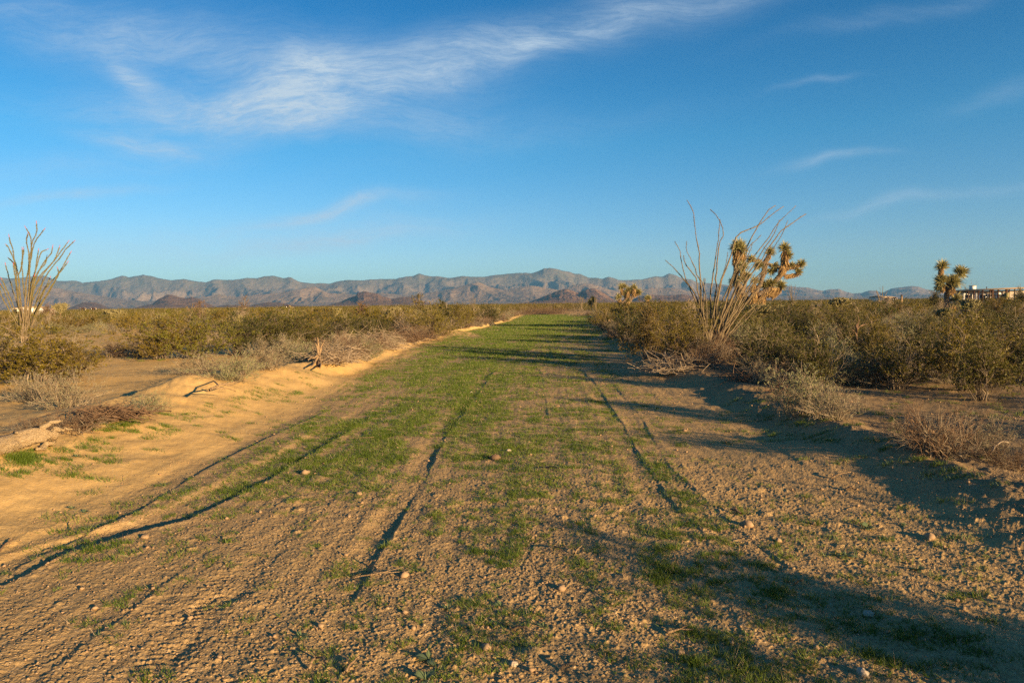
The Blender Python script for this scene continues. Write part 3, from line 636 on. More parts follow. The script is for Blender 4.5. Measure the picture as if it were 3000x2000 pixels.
# ------------------------------------------------------------------ plants one can point at, placed where the photograph shows them
CRE, BUR, SAG, DRY, TWI, CHO = 'creosote', 'bursage', 'sage', 'dry', 'twigs', 'cholla'
CATS = {CRE: 'bush', 'far_creosote': 'bush', BUR: 'shrub', SAG: 'shrub', DRY: 'shrub', TWI: 'shrub', CHO: 'cactus'}
HERO = [  # kind, px, py of the foot, top py, width in photo px, label
 (CRE, 105, 1135, 955, 400, 'big bright olive creosote bush at the left edge in front of the tall leafy ocotillo'),
 (CRE, -40, 1120, 960, 300, 'olive creosote bush cut off by the left edge of the photo beside the larger one'),
 (CRE, 470, 1052, 930, 260, 'spreading olive creosote with arching bare grey branches beside the sandy clearing'),
 (CRE, 575, 1050, 915, 240, 'full olive creosote in the middle of the clump behind the pale sage shrubs'),
 (CRE, 690, 1040, 914, 230, 'olive creosote closing the clump left of the dead stump'),
 (CRE, 800, 1034, 912, 270, 'dark green rounded creosote directly behind the dead splintered stump'),
 (CRE, 900, 1022, 935, 210, 'dark green creosote right of the rounded one behind the stump'),
 (CRE, 1010, 1008, 925, 190, 'olive creosote over the heap of bleached roots beside the road'),
 (CRE, 1085, 1012, 930, 170, 'olive creosote behind the forked bleached branch on the left verge'),
 (CRE, 1262, 985, 884, 180, 'tall upright creosote with bare lower stems where the left verge narrows'),
 (CRE, 1170, 985, 905, 150, 'creosote with brown twiggy skirts left of the tallest one on the verge'),
 (CRE, 1345, 965, 893, 120, 'creosote past the tallest one on the left verge, by the small sand heap'),
 (CRE, 1430, 945, 893, 100, 'last creosote on the left verge before the far bend of the track'),
 (CRE, 1905, 1052, 892, 230, 'large glossy olive creosote hanging over the right verge beside the ocotillo'),
 (CRE, 1990, 1062, 900, 200, 'olive creosote between the large glossy one and the ocotillo'),
 (CRE, 1830, 1000, 902, 130, 'dark creosote on the right verge behind the leaning snag'),
 (CRE, 1770, 965, 892, 110, 'creosote nearest the far end of the right verge'),
 (CRE, 2185, 985, 893, 190, 'olive creosote just behind and right of the ocotillo cane bundle'),
 (CRE, 2300, 985, 888, 190, 'olive creosote in front of the large Joshua tree trunk on its open side'),
 (CRE, 2620, 1142, 985, 250, 'vase shaped creosote with dark bare stems right of the grey roadside shrub'),
 (CRE, 2875, 1172, 965, 270, 'vase shaped creosote with dark stems nearest the right edge of the photo'),
 (CRE, 2770, 1108, 955, 240, 'creosote between the two vase shaped ones, a little farther back'),
 (CRE, 2985, 1120, 930, 250, 'creosote cut off by the right edge of the photo'),
 (CRE, 2430, 1075, 965, 190, 'thin creosote in the scrub left of the crooked dead trunk'),
 (CRE, 2560, 1085, 950, 200, 'creosote directly right of the crooked dead trunk'),
 (CRE, 2860, 1040, 905, 230, 'creosote in front of the low ranch house'),
 (CRE, 2690, 1030, 922, 200, 'creosote in front of the stocky Joshua tree'),
 (CRE, 2450, 985, 892, 210, 'dark creosote under the pale cholla beyond the crooked trunk'),
 (BUR, 190, 1195, 1082, 180, 'pale grey twiggy bursage at the foot of the big left-hand creosote'),
 (BUR, 85, 1175, 1092, 130, 'smaller pale grey bursage tucked under the big left-hand creosote'),
 (DRY, 215, 1245, 1180, 250, 'matted brown dry brush lying behind the bleached log'),
 (DRY, 90, 1262, 1215, 120, 'low grey dry brush close behind the thick end of the log'),
 (DRY, 330, 1225, 1190, 130, 'flattened brown brush on the berm crest right of the log'),
 (SAG, 440, 1185, 1122, 130, 'small pale grey shrub perched on the berm crest above the track'),
 (SAG, 680, 1115, 1036, 200, 'pale green sage mound behind the bleached fallen branches'),
 (BUR, 600, 1095, 1034, 180, 'grey shrub left of the pale green sage mound'),
 (SAG, 880, 1074, 1006, 140, 'pale sage shrub on the sand mound left of the dead stump'),
 (BUR, 790, 1098, 1036, 150, 'grey twiggy shrub between two sages on the berm'),
 (SAG, 838, 1040, 990, 100, 'pale grey sage under the dark green creosotes'),
 (DRY, 340, 1045, 1000, 130, 'dark grey dry brush at the near end of the sandy clearing'),
 (DRY, 430, 1045, 990, 160, 'brown brush with arching grey branches left of the creosote clump'),
 (DRY, 970, 1068, 1020, 130, 'tangle of brown dry brush just right of the dead stump'),
 (DRY, 1090, 1030, 985, 130, 'brown dry brush beside the heap of bleached roots'),
 (BUR, 280, 985, 965, 80, 'low grey shrub beyond the sandy clearing, right one of a pair'),
 (BUR, 200, 985, 966, 70, 'brownish grey shrub beyond the sandy clearing, left one of a pair'),
 (TWI, 25, 1060, 925, 110, 'tall bare pale branched shrub at the left edge in front of the ocotillo'),
 (TWI, 1010, 1035, 960, 60, 'thin upright grey bare shrub behind the tangle on the left verge'),
 (SAG, 2335, 1218, 1080, 250, 'large grey green roadside shrub with pale stems, casting a dark shadow on the right verge'),
 (BUR, 2440, 1225, 1120, 180, 'brownish grey shrub joined to the right side of the large roadside shrub'),
 (DRY, 2745, 1318, 1172, 330, 'bare spreading shrub with a twisted pale trunk on the right berm'),
 (CRE, 190, 1125, 990, 240, 'lower olive creosote joined to the right side of the big left edge bush'),
 (CRE, 10, 1085, 965, 230, 'olive creosote behind the big left edge bush, under the leafy ocotillo'),
 (BUR, 2880, 1335, 1210, 240, 'grey green shrub touching the bare spreading shrub on the right berm'),
 (DRY, 2960, 1370, 1290, 150, 'brown dry brush on the right berm at the edge of the photo'),
 (BUR, 2620, 1255, 1225, 60, 'tiny rust coloured dry tuft on the right berm between the two shrubs'),
 (BUR, 2225, 1065, 1012, 130, 'round pale brown shrub just right of the ocotillo foot'),
 (BUR, 2180, 1075, 1045, 60, 'small twiggy shrub close to the ocotillo foot'),
 (BUR, 2345, 1060, 1030, 100, 'grey shrub behind the large roadside shrub'),
 (DRY, 2290, 1085, 1045, 110, 'dark dry brush left of the large roadside shrub, a little behind it'),
 (DRY, 2040, 1075, 1022, 170, 'grey twiggy brush spilling down the berm left of the ocotillo foot'),
 (DRY, 1945, 1062, 1020, 130, 'pale twiggy brush under the large glossy creosote'),
 (DRY, 2430, 1020, 985, 120, 'brown dry brush left of the crooked dead trunk'),
 (BUR, 2440, 962, 935, 110, 'rounded tan shrub in the opening beyond the crooked trunk'),
 (SAG, 2650, 975, 925, 140, 'pale straw coloured mound in the scrub left of the stocky Joshua tree'),
 (SAG, 2580, 978, 935, 110, 'grey straw coloured mound next to the paler one left of the stocky Joshua tree'),
 (SAG, 2700, 958, 918, 110, 'upper straw coloured mound just in front of the stocky Joshua tree'),
 (DRY, 1800, 985, 955, 70, 'grey brush around the leaning snag on the right verge'),
 (TWI, 2590, 1035, 965, 80, 'pale forked bare bush right of the crooked trunk'),
 (CHO, 1215, 965, 905, 90, 'bright yellow green cholla above the left verge'),
 (CHO, 1155, 955, 898, 60, 'slim pale cholla left of the bright one above the left verge'),
 (CHO, 695, 970, 920, 60, 'pale green cholla in the gap of the creosote clump'),
 (CHO, 335, 958, 905, 90, 'spreading yellow green cholla on the far side of the clearing'),
 (CHO, 980, 938, 900, 60, 'pale cholla in the scrub left of the flat topped hill'),
 (CHO, 178, 935, 886, 50, 'blue green cholla standing above the scrub right of the left-hand ocotillo'),
 (CHO, 1632, 912, 893, 28, 'small pale cholla beyond the end of the track'),
 (CHO, 2460, 935, 870, 80, 'pale cholla with dark dead arms poking above the scrub'),
 (CHO, 2215, 975, 890, 130, 'shaggy straw coloured cholla crowding the foot of the large Joshua tree'),
 (CHO, 2165, 970, 905, 80, 'smaller straw coloured cholla in the shade of the large Joshua tree'),
]
def place_photo(kind, px, py, top, w, label, group=None, zguess=.15, **kw):
    p = at(px, py, zguess)
    for _ in range(3): p = at(px, py, gz(p[0], p[1]))
    d = p[1]; H = (py-top)/FPX*d*1.0; Wm = w/FPX*d
    nat = {CRE: 2.3/1.5, 'far_creosote': 1.6, BUR: 2.0, SAG: 1.9, DRY: 2.3, TWI: 1.1, CHO: .9}[kind]
    wide = Wm/(H*nat)
    return put(kind, p[0], p[1], H, label, CATS[kind], group, wide=float(np.clip(wide, .55, 1.7)), **kw)
for h in HERO: place_photo(*h, **({'idx': {105: 1, 190: 4, 10: 2, 575: 5, 470: 4}[h[1]]} if h[1] in (105, 190, 10, 575, 470) and h[0] == CRE else {}))
# shrubs and bushes just outside the frame on the sunny side; their shadows cross the road
for x, y, H, w in ((5.1, .4, 1.05, 1.25), (5.9, -.7, 1.12, 1.2), (6.5, 2.9, .86, 1.15), (7.7, 3.5, 1.05, 1.1), (9.5, 4.6, 1.5, 1.), (11, 1.5, 1.6, 1.), (5.4, -2.0, 1.2, 1.),
                   (11.8, 6.6, 1.4, 1.), (13.5, 8.2, 1.6, 1.), (14, 3.4, 1.7, 1.), (16, 6, 1.7, 1.)):
    put(CRE, x, y, H, 'olive creosote beside the road just outside the frame, casting shade over the gravel', 'bush', 'creosote bushes past the right edge', wide=w)

# ------------------------------------------------------------------ the scrub: every bush a thing as far as one can tell them apart
def in_view(x, y, m=1.06): return y > 0 and abs(x/y) < .75*m
CLEAR = [((-24, 38), 8.5, 8), ((-13, 24), 4.6, 7), ((-5.4, 14.5), 3.4, 5.5), ((-17, 30), 5.5, 6), ((-10.5, 19), 3.2, 4), ((11.5, 14.0), 2.2, 3.4), ((8.5, 8.5), 2.6, 3.2), ((13, 20.5), 2., 2.), ((19, 27), 2.5, 2.)]
def free(x, y, rad):
    t = x-road_x(y)
    if y < 99 and ip(LC, y)-1.1-rad*.3 < t < ip(RC, y)+.9+rad*.3: return False
    for (cx, cy), a, b in CLEAR:
        if ((x-cx)/a)**2+((y-cy)/b)**2 < 1: return False
    if 66 < x < 105 and 92 < y < 116: return False
    for ux, uy, uw in USED:
        if (x-ux)**2+(y-uy)**2 < (rad+.42*uw)**2*.55: return False
    return True
LAND = [(95, 1130, 'big creosote at the left edge'), (470, 1048, 'arching grey branches beside the clearing'), (575, 1050, 'full creosote of the left clump'), (800, 1030, 'dark rounded creosote by the splintered stump'),
 (935, 1070, 'splintered stump'), (1090, 1022, 'long heap of bleached roots'), (1262, 985, 'tall upright creosote on the verge'), (680, 1115, 'pale green sage mound'), (60, 1290, 'bleached log'),
 (76, 1000, 'leafy ocotillo'), (440, 1185, 'grey shrub on the berm crest'), (1215, 965, 'bright cholla above the verge'), (335, 958, 'yellow green cholla beyond the clearing'), (178, 935, 'blue green cholla'),
 (190, 1195, 'pale bursage by the log'), (2080, 1050, 'tall bare ocotillo'), (2185, 962, 'large Joshua tree'), (2770, 918, 'stocky Joshua tree'), (1905, 1052, 'glossy creosote over the verge'), (2517, 1042, 'crooked dead trunk'),
 (2335, 1215, 'large roadside shrub'), (2735, 1305, 'bare spreading shrub'), (2620, 1142, 'vase shaped creosote near that shrub'), (2875, 1172, 'vase shaped creosote at the frame edge'), (1812, 965, 'leaning snag'),
 (1840, 912, 'medium Joshua tree'), (2900, 905, 'ranch house'), (2400, 1050, 'bent pale branch'), (2460, 935, 'cholla with dark arms'), (2650, 975, 'straw coloured mound'), (2440, 962, 'rounded tan shrub'), (340, 1045, 'dark brush at the clearing'),
 (1430, 945, 'last creosote on the left verge'), (700, 1035, 'creosote closing the left clump'), (2560, 1085, 'creosote beside the crooked trunk'), (2985, 1120, 'creosote cut by the frame edge')]
LPOS = [at(a, c, .15)[:2] for a, c, _ in LAND]; TAKEN = set()
def near_label(kind, x, y, what):
    if y <= 0 or abs(x/y) > .74: return None
    order = sorted(range(len(LAND)), key=lambda i: math.hypot((x/y-LPOS[i][0]/LPOS[i][1])*1.0, 2.2*math.log(y/LPOS[i][1])))[:6]
    for i in order:
        lx, ly = LPOS[i]; du = x/y-lx/ly; dd = math.log(y/ly)*.6
        if math.hypot(du, dd*1.5) > .30: continue
        if abs(du) > 2*abs(dd): rel = 'left of' if du < 0 else 'right of'
        elif abs(dd) > 2*abs(du): rel = 'behind' if dd > 0 else 'in front of'
        else: rel = ('behind and ' if dd > 0 else 'in front and ')+('left of' if du < 0 else 'right of')
        if (what, i, rel) in TAKEN: continue
        if len(('%s %s the %s' % (what, rel, LAND[i][2])).split()) > 16: continue
        TAKEN.add((what, i, rel)); return '%s %s the %s' % (what, rel, LAND[i][2])
    return None
rng = np.random.default_rng(21); cand = []
for _ in range(40000):
    y = 11+230*rng.random()**.75; x = rng.uniform(-.8, .8)*y
    cand.append((y, x, rng.random()))
cand.sort()
grid = {}; FIELD = []
for y, x, q in cand:
    gap = 2.0+.004*y if y < 45 else 1.9+.004*y
    if not free(x, y, .8): continue
    k = (int(x//3), int(y//3)); ok = True
    for i in (-1, 0, 1):
        for j in (-1, 0, 1):
            for (a, b) in grid.get((k[0]+i, k[1]+j), []):
                if (a-x)**2+(b-y)**2 < gap*gap: ok = False
    if not ok: continue
    dens = float(fbm(np.array([x]), np.array([y]), 14, 2, 77)[0])
    if q > (.80+1.1*dens if y > 40 else .50+1.5*dens if y > 20 else .40): continue
    grid.setdefault(k, []).append((x, y)); FIELD.append((x, y))
nC = len([h for h in HERO if h[0] == CRE])+11
single = [f for f in FIELD][:max(0, 296-nC)]
rest = FIELD[len(single):]
for x, y in single:
    side = 'left' if x < road_x(y) else 'right'
    if side == 'left': H = rng.uniform(.75, 1.45) if y < 60 else rng.uniform(1.3, 1.6)
    else: H = rng.uniform(.8, 1.5) if y < 45 else rng.uniform(1.15, 1.6)
    if .60 < x/y < .668 and y < 59: H = min(H, max(.45, 1.58-.027*y))
    elif .42 < x/y < .60 and 26 < y < 66 and rng.random() < .6: H *= .68
    elif side == 'left' and 30 < y < 60 and rng.random() < .3: H *= .7
    near = y < 34
    if near: lab, grp = 'plain olive creosote bush crowded in the near scrub %s of the road' % side, 'creosote bushes in the near scrub, %s side' % side
    else: lab, grp = 'small looking olive creosote bush in the continuous scrub farther back, %s of the road' % side, 'creosote bushes farther back, %s side' % side
    own = near_label('c', x, y, ('low ' if H < 1.25 else 'tall ' if H > 1.5 else '')+('olive' if x*7 % 1 < .5 else 'bushy olive')+' creosote bush') if y < 90 else None
    if own: lab = own; grp = 'creosote bushes in the scrub'
    put(CRE if near else 'far_creosote', x, y, H, lab, 'bush', grp, wide=rng.uniform(.8, 1.15))
YF = single[-1][1] if single else 60
# low shrubs between the bushes
WHAT = {BUR: 'low grey bursage', DRY: 'brown leafless brush', SAG: 'straw coloured mound shrub', TWI: 'bare pale branched shrub', CHO: 'yellow green cholla'}
def scatter(kind, n, y0, y1, Hr, lab, grp, wide=(.8, 1.2), nearclear=True, sides=('left', 'right')):
    c = 0; tries = 0
    while c < n and tries < n*60:
        tries += 1
        y = y0+(y1-y0)*rng.random()**1.2; x = rng.uniform(-.78, .78)*y; t = x-road_x(y)
        if y < 97 and ip(LC, y)-.5 < t < ip(RC, y)+.35: continue
        side = 'left' if t < 0 else 'right'
        if side not in sides or (side == 'left' and y < 21) or (side == 'right' and y < 12.5): continue
        bad = False
        for (cx, cy), a, b in CLEAR:
            if ((x-cx)/a)**2+((y-cy)/b)**2 < 1.05: bad = True
        if bad and rng.random() > .06: continue
        if side == 'left' and rng.random() < .35: continue
        if any((x-ux)**2+(y-uy)**2 < .35 for ux, uy, uw in USED): continue
        H = rng.uniform(*Hr); own = near_label(kind, x, y, ('small ' if H < Hr[0]+.3*(Hr[1]-Hr[0]) else 'large ' if H > Hr[0]+.7*(Hr[1]-Hr[0]) else '')+WHAT[kind])
        put(kind, x, y, H, own or lab % side, CATS[kind], WHAT[kind]+'s in the scrub' if own else grp % side, wide=rng.uniform(*wide)); c += 1
scatter(BUR, 170, 9.5, 50, (.32, .75), 'low grey bursage among the creosotes on the %s of the road', 'bursage among the creosotes, %s side')
scatter(DRY, 120, 11, 55, (.3, .8), 'brown leafless brush between the creosotes on the %s of the road', 'leafless brush, %s side')
scatter(SAG, 120, 13, 70, (.45, .9), 'straw coloured mound shrub in the scrub on the %s of the road', 'straw coloured mounds, %s side')
scatter(TWI, 26, 18, 75, (.9, 1.7), 'bare pale branched shrub rising from the scrub on the %s of the road', 'bare branched shrubs, %s side')
scatter(CHO, 22, 26, 80, (.9, 1.6), 'yellow green cholla dotted in the scrub on the %s of the road', 'chollas dotted in the scrub, %s side')

# the grader's windrows: low dry growth along both verges
for i in range(64):
    side = -1 if i % 2 else 1; y = 17+75*(i/64.)**1.5+rng.uniform(-.5, .5)
    x = road_x(y)+(ip(LC, y)-rng.uniform(-.35, .5) if side < 0 else ip(RC, y)+rng.uniform(-.35, .5)); kind = [DRY, BUR, DRY, SAG][i//2 % 4]
    if any((x-ux)**2+(y-uy)**2 < .5 for ux, uy, uw in USED): continue
    s = 'left' if side < 0 else 'right'; H = rng.uniform(.3, .65)
    own = near_label(kind, x, y, 'verge-side '+WHAT[kind])
    put(kind, x, y, H, own or WHAT[kind]+' growing on the bank lining the %s of the road' % s, CATS[kind], 'low growth lining the verges' if own else WHAT[kind]+'s lining the %s verge' % s, wide=rng.uniform(.9, 1.4))

# everything beyond reads as one green mass
def far_scrub():
    r = np.random.default_rng(5)
    pts = list(rest)
    y = 200*(1+3.2*r.random(5200)**1.3); x = r.uniform(-.85, .85, 5200)*y
    pts += [(a, b) for a, b in zip(x, y) if not (60 < a < 110 and b < 120)]
    pts = np.array(pts); n = len(pts); d = pts[:, 1]
    gzv = height(pts[:, 0], pts[:, 1])*(1-sstep(260, 900, np.hypot(pts[:, 0], pts[:, 1])))
    b = MB(); k = np.where(d < 130, 150, np.where(d < 220, 70, 26)).astype(int)
    par = np.repeat(np.arange(n), k); N = len(par); tall = r.random(n) < .10
    H = np.where(pts[:, 0] < road_x(d), r.uniform(1.2, 1.65, n), r.uniform(1.2, 1.7, n))+np.where(tall, r.uniform(.1, .5, n), 0); Wd = r.uniform(1.0, 1.5, n)
    az = r.uniform(0, 2*np.pi, N); el = np.arcsin(r.uniform(0, 1, N)); kk = r.uniform(.45, 1.05, N)
    C = np.stack([pts[par, 0]+np.cos(az)*np.cos(el)*Wd[par]*kk, pts[par, 1]+np.sin(az)*np.cos(el)*Wd[par]*kk, gzv[par]+H[par]*(.12+.82*np.sin(el)*kk)], 1)
    sz = np.where(d[par] < 130, .11, np.where(d[par] < 220, .18, .36))*r.uniform(.6, 1.3, N)
    D = unit(np.stack([np.cos(az)*np.cos(el), np.sin(az)*np.cos(el), np.sin(el)+.4], 1)+r.normal(0, .6, (N, 3)))
    b.leaves(C-D*sz[:, None]*.5, D, rnd_unit(r, N), sz, sz*.55, 0)
    dead = r.random(n) < .35; par = np.repeat(np.where(dead)[0], 9); N = len(par)
    C = np.stack([pts[par, 0]+r.normal(0, .3, N), pts[par, 1]+r.normal(0, .3, N), gzv[par]+.1], 1)
    b.blades(C, r.normal(0, .5, (N, 3))+np.array([0, 0, 1]), rnd_unit(r, N), H[par]*r.uniform(.7, 1.15, N), np.full(N, .035), 1)
    o = b.build('distant_scrub', [M['far_leaf'], M['dead']]); tag(o, 'unbroken olive green scrub running out to the foot of the hills', 'scrub', kind='stuff')
far_scrub()

# ------------------------------------------------------------------ ocotillos
def cane_mb(P, r0, r1, rng, leafy=0.):
    P = resample(P, 22); n = len(P)
    P[1:] += np.cumsum(rng.normal(0, .012, (n-1, 3)), 0)*.6+rng.normal(0, .009, (n-1, 3))
    R = np.linspace(r0, r1, n)*(1+.12*rng.normal(0, 1, n)); b = MB(); b.tubes(P, np.abs(R), 6, 0, cap=True)
    L = np.linalg.norm(np.diff(P, axis=0), axis=1).sum(); k = int(L*90); t = rng.uniform(0, n-1.01, k); i = t.astype(int); f = (t-i)[:, None]
    C = P[i]*(1-f)+P[i+1]*f; tg = unit(P[i+1]-P[i]); D = unit(rnd_unit(rng, k)+tg*.4)
    b.blades(C, D, rnd_unit(rng, k), rng.uniform(.03, .06, k), np.full(k, .008))     # thorns
    lf = None
    if leafy:
        lf = MB(); k = int(L*260); t = (1-(1-leafy)*0-rng.uniform(0, leafy, k))*(n-1.01); i = np.clip(t, 0, n-2).astype(int); f = (t-i)[:, None]
        C = P[i]*(1-f)+P[i+1]*f; D = unit(rnd_unit(rng, k)+unit(P[i+1]-P[i])*.5); lf.leaves(C, D, rnd_unit(rng, k), rng.uniform(.03, .055, k), rng.uniform(.014, .024, k))
    return b, lf, P
def ocotillo(base_px, base_py, Y0, canes, conv, label, r0, r1, seed, leafy=0., extra=(0, 0, 0, 0, 0), flowers=False, jit=.5, grp=None):
    rng = np.random.default_rng(seed); bp = aty(base_px, base_py, Y0); bp[2] = gz(bp[0], bp[1])
    root = empty('ocotillo', tuple(bp)); tag(root, label, 'ocotillo', grp)
    paths = []
    for c in canes:
        P = []; dy = rng.uniform(-1, 1)*jit
        for j, (cx, cy) in enumerate(c):
            px, py = conv(cx, cy); w = aty(px, py, Y0+dy*j/(len(c)-1.)); P.append(w-bp)
        P[0] = np.array([rng.normal(0, .09), rng.normal(0, .09), -.05]); paths.append(np.array(P))
    ne, lean, spread, L0, L1 = extra
    for _ in range(ne):
        a = math.radians(lean+rng.normal(0, spread)); L = rng.uniform(L0, L1); dy = rng.normal(0, .35)
        d = np.array([math.sin(a), dy*.6, math.cos(a)]); mid = d*L*.5+np.array([-.12*math.sin(a), 0, .1])*L*.5
        p0 = np.array([rng.normal(0, .1), rng.normal(0, .1), -.05]); paths.append(bez(p0[None], mid[None], (d*L+rng.normal(0, .08, 3))[None], 6)[0])
    for P in paths:
        q = rng.uniform(.8, 1.15); b, lf, PP = cane_mb(P, r0*q, r1*q, rng, leafy)
        c = b.build('cane', M['ocot'], root)
        if lf: lf.build('leaves', M['ocleaf'], c)
        if flowers and PP[-1][2] > 2.5:
            f = MB(); t = unit(PP[-1]-PP[-2]); f.tubes(np.array([PP[-1]+t*u for u in (0, .05, .1, .15)]), np.array([.007, .012, .009, .003]), 5, 0, True)
            k = 24; f.blades(np.repeat(PP[-1][None], k, 0)+t*rng.uniform(0, .15, (k, 1)), rnd_unit(rng, k)+t, rnd_unit(rng, k), np.full(k, .035), np.full(k, .010)); f.build('flower_spike', M['flower'], c)
    rc = MB(); k = 9
    P = np.stack([np.stack([np.zeros(3)+np.array([0, 0, -.1]), np.array([math.cos(a)*.1, math.sin(a)*.1, .08]), np.array([math.cos(a)*.16, math.sin(a)*.16, .28])]) for a in np.linspace(0, 6.28, k, endpoint=False)])
    rc.tubes(P, np.tile([.09, .075, .045], (k, 1)), 6); rc.build('root_crown', M['log'], root)
    return root
C4 = lambda x, y: (1900+x/2.851, 560+y/2.851)
RIGHT = [[(505, 1380), (455, 1150), (430, 880), (415, 500), (375, 260), (365, 150), (310, 75)], [(500, 1380), (440, 1050), (380, 860), (290, 740), (125, 580)],
 [(490, 1370), (440, 1100), (400, 900), (310, 720), (275, 560), (260, 470), (215, 400)], [(505, 1380), (460, 1080), (420, 760), (370, 620), (300, 500), (298, 425)],
 [(510, 1380), (470, 1100), (430, 900), (400, 720), (330, 610), (300, 540)], [(520, 1380), (520, 1000), (530, 800), (560, 560), (580, 400), (590, 230)],
 [(525, 1380), (560, 900), (570, 600), (580, 470), (625, 350), (615, 250), (560, 190), (515, 140)], [(530, 1380), (560, 1050), (600, 770), (680, 560), (720, 400), (760, 350), (860, 315), (980, 240), (1120, 120)],
 [(535, 1380), (600, 1100), (650, 900), (720, 600), (820, 440), (910, 290), (985, 155), (1050, 110)], [(540, 1380), (620, 1080), (720, 820), (800, 640), (880, 540), (1000, 400), (1080, 270), (1150, 200), (1215, 135)],
 [(545, 1380), (640, 1080), (760, 800), (900, 560), (1020, 400), (1085, 290), (1090, 245)], [(545, 1390), (650, 1100), (800, 780), (950, 570), (1060, 400), (1140, 310), (1240, 260), (1325, 200)],
 [(550, 1390), (660, 1120), (820, 800), (960, 640), (1060, 430), (1130, 330), (1165, 225)], [(520, 1380), (560, 1100), (620, 900), (700, 700), (830, 560), (860, 440)],
 [(530, 1380), (600, 1050), (690, 800), (800, 620), (850, 460), (950, 370)], [(500, 1360), (440, 1080), (390, 1030)], [(480, 1370), (470, 1150), (440, 900), (490, 740)],
 [(520, 1380), (500, 1000), (480, 760), (430, 690)], [(560, 1390), (700, 1060), (850, 800), (900, 700)], [(540, 1390), (600, 1150), (700, 900), (790, 700), (870, 600)],
 [(515, 1380), (540, 1000), (590, 800), (640, 620), (670, 500)], [(505, 1380), (480, 1000), (460, 850), (480, 750)]]
ocotillo(2080, 1050, at(2080, 1050, .15)[1], RIGHT, C4, 'tall bare ocotillo of many grey thorny canes in front of the large Joshua tree', 0.029, .008, 3, extra=(16, 30, 9, 1.8, 3.2), jit=.7)
C1 = lambda x, y: (x/2.24, 600+y/2.24)
LEFT = [[(150, 850), (110, 600), (100, 420), (85, 380), (45, 345)], [(150, 850), (120, 600), (105, 400), (90, 300), (60, 215)], [(155, 850), (130, 560), (110, 400), (60, 290), (40, 265)],
 [(160, 850), (150, 500), (140, 380), (155, 290)], [(165, 860), (170, 560), (190, 350), (205, 250), (240, 190), (235, 130)], [(170, 860), (185, 500), (200, 300), (230, 220), (280, 160)],
 [(172, 860), (190, 450), (180, 300), (165, 230), (178, 195)], [(175, 860), (195, 520), (240, 400), (265, 310), (300, 295)], [(175, 860), (200, 600), (230, 470), (290, 370), (335, 310), (340, 285)],
 [(180, 860), (210, 600), (270, 460), (340, 400), (400, 320), (455, 255)], [(182, 860), (220, 620), (300, 470), (380, 370), (430, 300), (480, 255)], [(185, 860), (230, 650), (310, 530), (380, 440), (430, 380)],
 [(170, 860), (175, 500), (215, 330), (205, 190), (175, 150)], [(160, 860), (60, 640), (20, 560), (0, 530)], [(160, 860), (50, 680), (10, 600), (-20, 520)], [(185, 860), (240, 700), (330, 560), (390, 450), (380, 420)],
 [(178, 860), (205, 560), (255, 430), (300, 380), (310, 340)], [(165, 860), (140, 640), (120, 480), (150, 380), (150, 300)], [(180, 860), (215, 560), (300, 430), (370, 340), (390, 270)]]
ocotillo(76, 1000, 33.0, LEFT, C1, 'leafy ocotillo with pink tips rising over the creosotes at the left edge of the photo', .026, .010, 4, leafy=.62, extra=(9, 8, 13, 2.6, 4.6), flowers=True, jit=1.)
def far_ocotillo(px, base, top, wpx, Y, label, seed):
    r = np.random.default_rng(seed); canes = []
    for k in range(11):
        u = r.uniform(-1, 1); tx = px+u*wpx/2; ty = top+abs(u)*(base-top)*.25+r.uniform(0, .1)*(base-top)
        canes.append([(px, base), (px+u*wpx*.18, base+(ty-base)*.5), (tx, ty)])
    ocotillo(px, base, Y, canes, lambda a, b: (a, b), label, .03, .014, seed, jit=1.)
far_ocotillo(2582, 905, 833, 36, 85, 'thin bare ocotillo on the skyline between the two right-hand Joshua trees', 11)
far_ocotillo(2322, 905, 826, 44, 80, 'thin bare ocotillo on the skyline just right of the large Joshua tree', 12)
far_ocotillo(1385, 915, 863, 24, 95, 'faint slender ocotillo above the scrub left of the end of the track', 13)
far_ocotillo(1702, 918, 862, 26, 92, 'faint bare ocotillo left of the little Joshua tree beyond the track', 14)
far_ocotillo(1745, 912, 866, 22, 96, 'faint bare ocotillo right of the little Joshua tree beyond the track', 15)
far_ocotillo(560, 930, 885, 40, 75, 'low grey ocotillo showing against the dark hill in the left distance', 16)

# ------------------------------------------------------------------ Joshua trees
def rosette(root, c, r, rng, ax=(0, 0, 1), n=210, rs=1.2):
    ax = unit(np.array(ax, float)); D = rnd_unit(rng, n*2); D = D[(D@ax) > -.45][:n]; k = len(D)
    r = r*rs; b = MB(); C = np.repeat(np.array(c)[None], k, 0)+D*r*.10-ax*r*rng.uniform(0, .5, (k, 1))
    L = r*rng.uniform(.75, 1.1, k); b.blades(C, D, rnd_unit(rng, k), L, np.full(k, r*.13)); b.build('leaf_rosette', M['jleaf'], root)
def skirt(root, A, B, r, rng, n=420):
    A = np.array(A, float); B = np.array(B, float); ax = unit(B-A); t = rng.uniform(0, 1, n)[:, None]; C = A+(B-A)*t
    a = rnd_unit(rng, n); side = unit(a-(a@ax)[:, None]*ax); D = unit(side*rng.uniform(.25, .8, (n, 1))-ax*.9-np.array([0, 0, .35]))
    C = C+side*r*.28; L = r*rng.uniform(.5, .95, n)*(.8+.4*t[:, 0]); b = MB(); b.blades(C, D, rnd_unit(rng, n), L, np.full(n, r*.15)); b.build('dead_leaf_skirt', M['jdead'], root)
